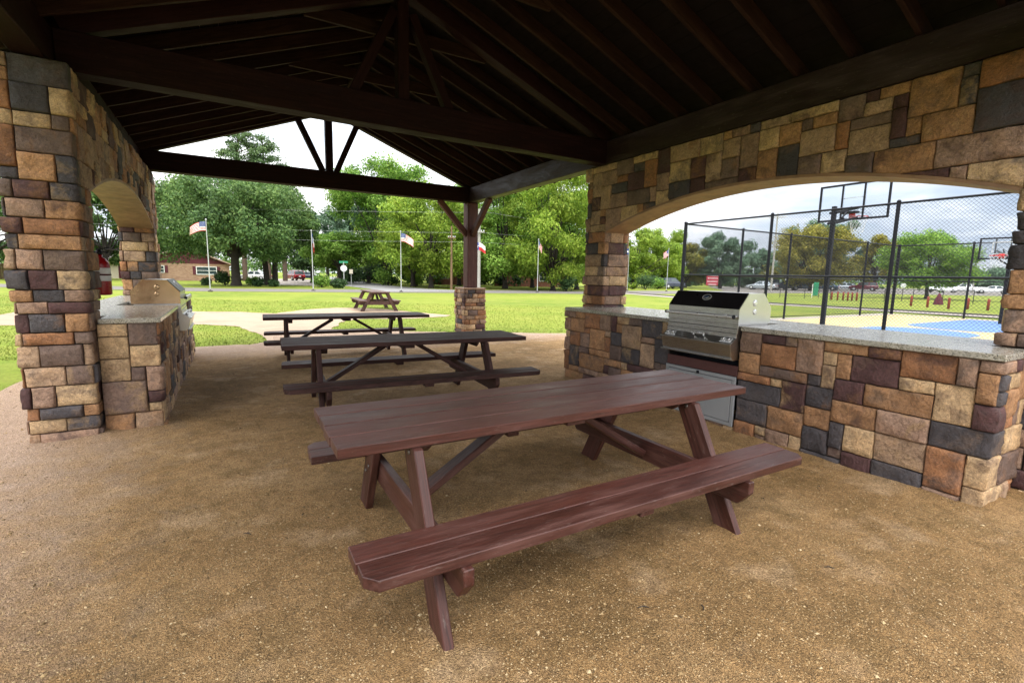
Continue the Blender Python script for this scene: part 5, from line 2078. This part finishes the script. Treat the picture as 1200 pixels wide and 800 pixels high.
# ------------------------------------------------------------------ flags and poles
def flag_cloth(kind, w, h, sag, seed, limp=0.0):
    """waving cloth grid: u out from the pole, v down; one mesh, colours by material"""
    nu, nv = 26, 26
    mb = MB()
    P = []
    for i in range(nu + 1):
        for j in range(nv + 1):
            u, v = i / nu, j / nv
            if limp > 0:       # hanging folds
                x = u * w * (1 - limp) * (0.4 + 0.6 * (1 - v * 0.2))
                z = -v * h - u * w * limp * 0.85
                yy = 0.06 * math.sin(u * 17 + seed) * (0.4 + u)
            else:
                x = u * w * 0.94
                z = -v * h - sag * u * u * w - 0.05 * u * math.sin(v * 3 + seed)
                yy = 0.13 * u * math.sin(u * 7.5 + v * 1.5 + seed)
            P.append((x, yy, z))
    Fc, mi = [], []
    for i in range(nu):
        for j in range(nv):
            u, v = (i + .5) / nu, (j + .5) / nv
            if kind == 'stripes':
                c = 0 if (u < 0.4 and v < 7 / 13) else (1 if int(v * 13) % 2 == 0 else 2)
            else:
                c = 0 if u < 1 / 3 else (2 if v < .5 else 1)
            Fc.append((i * (nv + 1) + j, i * (nv + 1) + j + 1, (i + 1) * (nv + 1) + j + 1, (i + 1) * (nv + 1) + j))
            mi.append(c)
    b = len(mb.v)
    for f, c in zip(Fc, mi):
        pass
    mb.add(P, Fc, 0, smooth=True)
    mb.mi = mi

    def surf(u, v):
        i, j = min(nu - 1, int(u * nu)), min(nv - 1, int(v * nv))
        a = Vector(P[i * (nv + 1) + j])
        bb = Vector(P[(i + 1) * (nv + 1) + j + 1])
        return (a + bb) / 2
    # stars
    stars = []
    if kind == 'stripes':
        for r_ in range(9):
            for c_ in range(6 if r_ % 2 == 0 else 5):
                stars.append((0.4 * (c_ + (0.5 if r_ % 2 == 0 else 1.0)) / 6.1, (7 / 13) * (r_ + .7) / 9.6, 0.022))
    else:
        stars.append((1 / 6, 0.5, 0.26))
    for (u, v, s) in stars:
        c = surf(u, v)
        for side in (-1, 1):
            pts = []
            for k in range(10):
                rr = s * h * (1.0 if k % 2 == 0 else 0.42)
                a = PI / 2 + k * PI / 5
                q = (u + rr * math.cos(a) / w, v - rr * math.sin(a) / h)
                # lay each tip on the cloth
                i = max(0, min(nu - 1e-6, q[0] * nu))
                j = max(0, min(nv - 1e-6, q[1] * nv))
                i0, j0 = int(i), int(j)
                fi, fj = i - i0, j - j0
                G = lambda a_, b_: Vector(P[a_ * (nv + 1) + b_])
                p = G(i0, j0).lerp(G(i0 + 1, j0), fi).lerp(G(i0, j0 + 1).lerp(G(i0 + 1, j0 + 1), fi), fj)
                pts.append(p + Vector((0, side * 0.008, 0)))
            cc = c.copy()
            cc.y += side * 0.008
            bb = len(mb.v)
            mb.add(pts + [sum(pts, Vector()) / 10], [(k, (k + 1) % 10, 10) for k in range(10)], 2)
    return mb


def flagpole(label, px, d, htop, kind, side, w, h, sag=0.25, seed=0, limp=0.0, z_flag=None, r=0.035):
    rz = view_rz(px) + (0 if side > 0 else PI) + 0.25
    o = thing('flagpole', label, 'flagpole', (*gp(px, d), 0), rz, 'flagpoles along the street')
    mb = MB()
    mb.tube([(0, 0, -0.05), (0, 0, htop * .5), (0, 0, htop)], [r, r * .85, r * .6], 10)
    mb.build('pole', 'pole_grey', o)
    mb = MB()
    mb.lathe([(0.01, htop), (0.05, htop + .03), (0.06, htop + .06), (0.05, htop + .09), (0.005, htop + .12)], (0, 0, 0), 12)
    mb.build('finial', 'pole_grey', o)
    mb = MB()
    mb.lathe([(0.16, -0.02), (0.16, 0.06), (0.05, 0.10), (0.045, 0.16)], (0, 0, 0), 14)
    mb.build('pole_base', 'curb_dark', o)
    mb = flag_cloth(kind, w, h, sag, seed, limp)
    f = mb.build('flag', ['flag_blue', 'flag_red', 'flag_white'], o)
    f.location = (0.045, 0, (z_flag or htop) - 0.06)
    return o


flagpole('leftmost flagpole, stars and stripes blowing left before the broad oak', 245, 33.0, 4.72, 'stripes', -1, 0.98, 0.62, 0.40, 1.0)
flagpole('flagpole with a limp blue white and red flag near the red suv', 366.5, 38.0, 4.55, 'lone', 1, 1.2, 0.75, 0, 2.0, limp=0.9)
flagpole('flagpole with stars and stripes blowing right, left of the wooden utility pole', 470, 39.5, 4.75, 'stripes', 1, 1.02, 0.66, 0.46, 3.0)
flagpole('flagpole behind the timber post with a lone star flag', 556, 42, 4.35, 'lone', 1, 0.98, 0.66, 0.35, 0.4)
flagpole('slim flagpole with a drooping striped flag by the willow like tree', 630, 45, 4.75, 'stripes', 1, 0.95, 0.62, 0, 1.4, limp=0.68)
flagpole('flagpole with a small lone star flag beside the far stone column', 735.5, 58, 5.0, 'lone', -1, 0.75, 0.72, 0.5, 2.2)
flagpole('pale flagpole in front of the dark blue suv', 781.5, 58, 4.95, 'stripes', -1, 1.0, 0.72, 0.35, 0.9, limp=0.45)


def utility_pole(label, px, d, h, r, mat, arms, group='utility poles'):
    o = thing('utility_pole', label, 'utility pole', (*gp(px, d), 0), view_rz(px) + 0.1, group)
    mb = MB()
    mb.tube([(0, 0, -0.1), (0, 0, h * .5), (0, 0, h)], [r, r * .85, r * .68], 10)
    mb.gr = [(p[2] + 3.3 * d, p[0], p[1]) for p in mb.v]
    mb.build('pole', mat, o)
    for z, w in arms:
        mb = MB()
        mb.box((w, 0.09, 0.11), T(0, -r - 0.03, z), 0.01)
        ar = mb.build('crossarm', mat, o)
        mb = MB()
        for s in (-1, -.45, .45, 1):
            mb.lathe([(0.03, z + .055), (0.05, z + .10), (0.05, z + .16), (0.02, z + .19)], (s * w * .46, -r - .03, 0), 8)
        mb.build('insulator', 'sign_grey', ar)
    return o


utility_pole('brown wooden utility pole left of the timber post', 529, 48, H_at(529, 269, 48), 0.12, 'weathered_pole', [(5.0, 0.7)])
utility_pole('grey utility pole just right of the timber post', 561, 46, H_at(561, 250, 46), 0.17, 'utility_grey', [(H_at(561, 276, 46), 0.9)])
utility_pole('brown utility pole beside the far stone column', 733.5, 62, H_at(733.5, 268, 62), 0.15, 'weathered_pole', [(6.6, 0.7)])
utility_pole('tall distant utility pole with a crossarm above the court fence', 904, 70, H_at(904, 256, 70), 0.14, 'utility_grey', [(H_at(904, 261, 70), 2.2)])
utility_pole('thin distant pole near the right column', 1140, 90, H_at(1140, 300, 90), 0.10, 'utility_grey', [(H_at(1140, 313, 90), 1.2)])

# overhead wires along the street, sagging between spans
def wire(label, a, b, sag, r=0.0065):
    a, b = Vector(a), Vector(b)
    pts = [a.lerp(b, k / 24) - Vector((0, 0, sag * 4 * (k / 24) * (1 - k / 24))) for k in range(25)]
    mb = MB()
    mb.tube(pts, r, 5)
    o = mb.build('power_line', 'pole_wire')
    return tag(o, label, 'power line', 'overhead wires')


def at3(px, d, y):
    return (*gp(px, d), H_at(px, y, d))


wire('upper overhead wire running left from the grey utility pole', at3(-120, 42, 232), at3(561, 45.7, 254), 0.3)
wire('second overhead wire, just above the flags on the left', at3(-120, 42.4, 252), at3(561, 45.7, 276.5), 0.35)
wire('lowest overhead wire passing behind the left flags', at3(-120, 42.8, 262), at3(561, 45.7, 287), 0.4)
wire('upper overhead wire between the grey pole and the stone column', at3(561, 45.7, 252), at3(733.5, 61.5, 270), 0.35)
wire('middle overhead wire between the grey pole and the stone column', at3(561, 45.7, 276), at3(733.5, 61.5, 281), 0.35)
wire('lower overhead wire between the grey pole and the stone column', at3(561, 45.7, 287), at3(733.5, 61.5, 290), 0.3)

# street sign and stop sign seen from behind
o = thing('street_sign', 'green street name blade over the grey back of a round edged sign', 'sign', (*gp(403, 47), 0), view_rz(403), 'street signs at the corner')
mb = MB()
mb.tube([(0, 0, -.05), (0, 0, 2.45)], 0.04, 8)
mb.build('sign_post', 'pole_grey', o)
mb = MB()
mb.prism([(0.32 * math.cos(PI / 8 + k * PI / 4), 1.86 + 0.32 * math.sin(PI / 8 + k * PI / 4)) for k in range(8)], 'y', -0.065, -0.05)
mb.build('sign_plate', 'sign_grey', o)
mb = MB()
mb.box((0.80, 0.02, 0.20), T(0, 0, 2.46), 0.004)
mb.build('name_blade', 'sign_green', o)
o = thing('street_sign', 'small pale sign on a thin post right of the street name sign', 'sign', (*gp(411.5, 56), 0), view_rz(411), 'street signs at the corner')
mb = MB()
mb.tube([(0, 0, -.05), (0, 0, 1.75)], 0.03, 8)
mb.build('sign_post', 'pole_grey', o)
mb = MB()
mb.box((0.38, 0.015, 0.48), T(0, -0.04, 1.6), 0.004)
mb.build('sign_plate', 'cream_paint', o)

# red bollards along the car park
BG = 'red bollards beside the car park'
spots = [(976, 41, 'leftmost of the far red bollards, by the hoop pole'), (983, 41, 'second far red bollard from the hoop pole'), (989.5, 41, 'third far red bollard from the hoop pole'),
         (995, 40.5, 'fourth far red bollard from the hoop pole'), (1000, 40.5, 'fifth far red bollard from the hoop pole'), (1005.5, 40, 'rightmost of the far red bollards, by a black fence post'),
         (1070, 33, 'red bollard left of the spreading tree trunk'), (1089.5, 31.4, 'red bollard left of the dark red cover'), (1114.5, 29.8, 'thicker red bollard right of the dark red cover'),
         (1137, 29.8, 'red bollard in front of the white pickup'), (1161, 28.9, 'red bollard nearest the right stone column')]
first = None
for px, d, lb in spots:
    if first is None:
        first = thing('bollard', lb, 'bollard', (0, 0, 0), 0, BG)
        mb = MB()
        mb.lathe([(0.068, -0.05), (0.068, 0.62), (0.060, 0.66), (0.036, 0.685), (0.004, 0.69)], (0, 0, 0), 14)
        mb.build('post', 'bollard_red', first)
        mb = MB()
        mb.lathe([(0.070, 0.50), (0.0705, 0.501), (0.0705, 0.55), (0.070, 0.551)], (0, 0, 0), 14)
        mb.build('reflective_band', 'bollard_red', first)
        b_ = first
    else:
        b_ = copy_tree(first)
        b_['label'] = lb
    b_.location = (*gp(px, d), 0)
# dark red pointed cover
o = MB()
rg = random.Random(4)
prof = [(0.29, 0.0), (0.27, 0.10), (0.23, 0.32), (0.17, 0.52), (0.11, 0.68), (0.05, 0.80), (0.01, 0.84)]
V, Fc = [], []
for i, (r_, z) in enumerate(prof):
    for k in range(28):
        a = 2 * PI * k / 28
        rr = r_ * (1 + 0.13 * math.sin(a * 7 + i * .3) * (1 - i / 7))
        V.append((rr * math.cos(a), rr * math.sin(a), z))
for i in range(len(prof) - 1):
    for k in range(28):
        Fc.append((i * 28 + k, i * 28 + (k + 1) % 28, (i + 1) * 28 + (k + 1) % 28, (i + 1) * 28 + k))
o.add(V, Fc, 0, smooth=True)
c = o.build('cloth_cover', 'cloth_maroon')
c.location = (*gp(1102, 35.8), 0)
tag(c, 'dark red pointed cover standing on the grass between red bollards', 'cover')
# green board with its white post
o = thing('notice_board', 'green upright board with a white post in front of the parked blue cars', 'board', (*gp(956.5, 46), 0), view_rz(956))
mb = MB()
mb.box((0.42, 0.06, 1.25), T(0, 0, 0.82), 0.015)
mb.build('panel', 'sign_green', o)
mb = MB()
mb.tube([(-0.27, 0, -.05), (-0.27, 0, 1.3)], 0.035, 8)
mb.build('post', 'white_paint', o)
mb = MB()
mb.tube([(0.27, 0, -.05), (0.27, 0, 0.9)], 0.03, 8)
mb.build('post', 'curb_dark', o)
# low rail fence in the grass
pa, pb = Vector(gp(915, 44)), Vector(gp(1180, 38))
d = pb - pa
o = thing('low_rail_fence', 'low thin dark rail fence across the grass before the car park', 'fence', (pa.x, pa.y, 0), math.atan2(d.y, d.x))
L = d.length
n = 9
for k in range(n):
    mb = MB()
    mb.tube([(L * k / (n - 1), 0, -.05), (L * k / (n - 1), 0, 1.02)], 0.025, 6)
    mb.build('fence_post', 'vinyl_wire', o)
for z in (1.0, 0.22):
    mb = MB()
    mb.tube([(0, 0, z), (L, 0, z)], 0.016, 6)
    mb.build('fence_rail', 'vinyl_wire', o)
o = thing('small_sign', 'small pale round sign on a dark post left of the spreading tree', 'sign', (*gp(1058.5, 42), 0), view_rz(1058))
mb = MB()
mb.tube([(0, 0, -.05), (0, 0, 1.25)], 0.03, 8)
mb.build('sign_post', 'curb_dark', o)
mb = MB()
mb.prism([(0.2 * math.cos(k * PI / 9), 1.32 + 0.2 * math.sin(k * PI / 9)) for k in range(18)], 'y', -0.05, -0.035)
mb.build('sign_plate', 'sign_grey', o)


# ------------------------------------------------------------------ light
SUN_EL, SUN_AZ = R(60), R(215)         # azimuth clockwise from +Y: behind the camera, a little to its left
w = bpy.data.worlds.new('World')
scene.world = w
w.use_nodes = True
nt = w.node_tree
nt.nodes.clear()
out = nt.nodes.new('ShaderNodeOutputWorld')
bg = nt.nodes.new('ShaderNodeBackground')
sky = nt.nodes.new('ShaderNodeTexSky')
sky.sky_type = 'NISHITA'
sky.sun_disc = False
sky.sun_elevation = SUN_EL
sky.sun_rotation = SUN_AZ
sky.altitude = 30
sky.air_density = 1.0
sky.dust_density = 2.5
tc = nt.nodes.new('ShaderNodeTexCoord')
sx = nt.nodes.new('ShaderNodeSeparateXYZ')
nt.links.new(tc.outputs['Generated'], sx.inputs[0])


def wm(op, a, b=None, clamp=False):
    nd = nt.nodes.new('ShaderNodeMath')
    nd.operation = op
    nd.use_clamp = clamp
    for i, v in enumerate((a, b)):
        if v is None:
            continue
        if isinstance(v, (int, float)):
            nd.inputs[i].default_value = v
        else:
            nt.links.new(v, nd.inputs[i])
    return nd.outputs[0]


def wramp(f, stops):
    nd = nt.nodes.new('ShaderNodeValToRGB')
    e = nd.color_ramp.elements
    while len(e) > 1:
        e.remove(e[-1])
    e[0].position = stops[0][0]
    e[0].color = tuple(stops[0][1]) + (1,)
    for p, c in stops[1:]:
        x = e.new(p)
        x.color = tuple(c) + (1,)
    nt.links.new(f, nd.inputs[0])
    return nd.outputs[0]


# overcast: clouds over most of the sky, brighter overhead than at the horizon
mp = nt.nodes.new('ShaderNodeMapping')
nt.links.new(tc.outputs['Generated'], mp.inputs[0])
mp.inputs['Scale'].default_value = (1.0, 1.0, 3.2)
nz = nt.nodes.new('ShaderNodeTexNoise')
nt.links.new(mp.outputs[0], nz.inputs['Vector'])
nz.inputs['Scale'].default_value = 3.1
nz.inputs['Detail'].default_value = 8
nz.inputs['Roughness'].default_value = 0.56
nz.inputs['Distortion'].default_value = 0.35
CLOUD = 8.0
zc = wm('MAXIMUM', sx.outputs[2], 0.0)
lum = wm('MULTIPLY', wm('ADD', wm('MULTIPLY', zc, 1.6), 0.62), CLOUD)
# a darker, bluer bank towards the east (+x)
east = wm('MULTIPLY', wm('SUBTRACT', sx.outputs[0], 0.72), 4.2, True)
cl = wramp(nz.outputs['Fac'], [(0.30, (0.60, 0.66, 0.76)), (0.48, (0.92, 0.95, 1.0)), (0.62, (1.18, 1.17, 1.15))])
clE = wramp(nz.outputs['Fac'], [(0.36, (0.26, 0.33, 0.44)), (0.50, (0.42, 0.49, 0.59)), (0.60, (0.74, 0.78, 0.84)), (0.68, (1.0, 1.0, 1.02))])
mx = nt.nodes.new('ShaderNodeMix')
mx.data_type = 'RGBA'
nt.links.new(east, mx.inputs[0])
nt.links.new(cl, mx.inputs[6])
nt.links.new(clE, mx.inputs[7])
sc_ = nt.nodes.new('ShaderNodeVectorMath')
sc_.operation = 'SCALE'
nt.links.new(mx.outputs[2], sc_.inputs[0])
nt.links.new(lum, sc_.inputs['Scale'])
cover = wm('ADD', wm('MULTIPLY', wm('SUBTRACT', nz.outputs['Fac'], 0.36), 3.0, True), 0.78, True)
m2 = nt.nodes.new('ShaderNodeMix')
m2.data_type = 'RGBA'
nt.links.new(cover, m2.inputs[0])
nt.links.new(sky.outputs[0], m2.inputs[6])
nt.links.new(sc_.outputs[0], m2.inputs[7])
nt.links.new(m2.outputs[2], bg.inputs['Color'])
bg.inputs['Strength'].default_value = 0.10
nt.links.new(bg.outputs[0], out.inputs['Surface'])

sd = bpy.data.lights.new('Sun', 'SUN')
sd.energy = 1.35
sd.angle = R(45)
sd.color = (1.0, 0.95, 0.87)
so = bpy.data.objects.new('Sun', sd)
col.objects.link(so)
dirv = Vector((math.sin(SUN_AZ) * math.cos(SUN_EL), math.cos(SUN_AZ) * math.cos(SUN_EL), math.sin(SUN_EL)))
so.rotation_euler = dirv.to_track_quat('Z', 'Y').to_euler()
so.location = (0, 0, 30)

# ------------------------------------------------------------------ camera
cd = bpy.data.cameras.new('Camera')
cam = bpy.data.objects.new('Camera', cd)
col.objects.link(cam)
scene.camera = cam
cd.sensor_width = 36.0
cd.lens = F_PX / 1200.0 * 36.0
cd.clip_start = 0.05
cd.clip_end = 3000
fw = Vector((math.sin(YAW), math.cos(YAW), 0))
rt = Vector((math.cos(YAW), -math.sin(YAW), 0))
up = Vector((0, 0, 1))
f2 = fw * math.cos(PITCH) - up * math.sin(PITCH)
u2 = up * math.cos(PITCH) + fw * math.sin(PITCH)
r3 = rt * math.cos(ROLL) + u2 * math.sin(ROLL)
u3 = u2 * math.cos(ROLL) - rt * math.sin(ROLL)
cam.matrix_world = Matrix(((r3.x, u3.x, -f2.x, 0), (r3.y, u3.y, -f2.y, 0), (r3.z, u3.z, -f2.z, CAM_H), (0, 0, 0, 1)))
cd.dof.use_dof = True
cd.dof.focus_distance = 3.6
cd.dof.aperture_fstop = 8.0

scene.view_settings.view_transform = 'Standard'
scene.view_settings.look = 'None'
scene.view_settings.exposure = 1.48
scene.view_settings.gamma = 1.0
scene.view_settings.use_curve_mapping = False
scene.render.engine = 'CYCLES'
scene.cycles.use_denoising = True
scene.cycles.max_bounces = 8
scene.cycles.diffuse_bounces = 5
scene.cycles.transparent_max_bounces = 12
scene.cycles.sample_clamp_indirect = 6.0
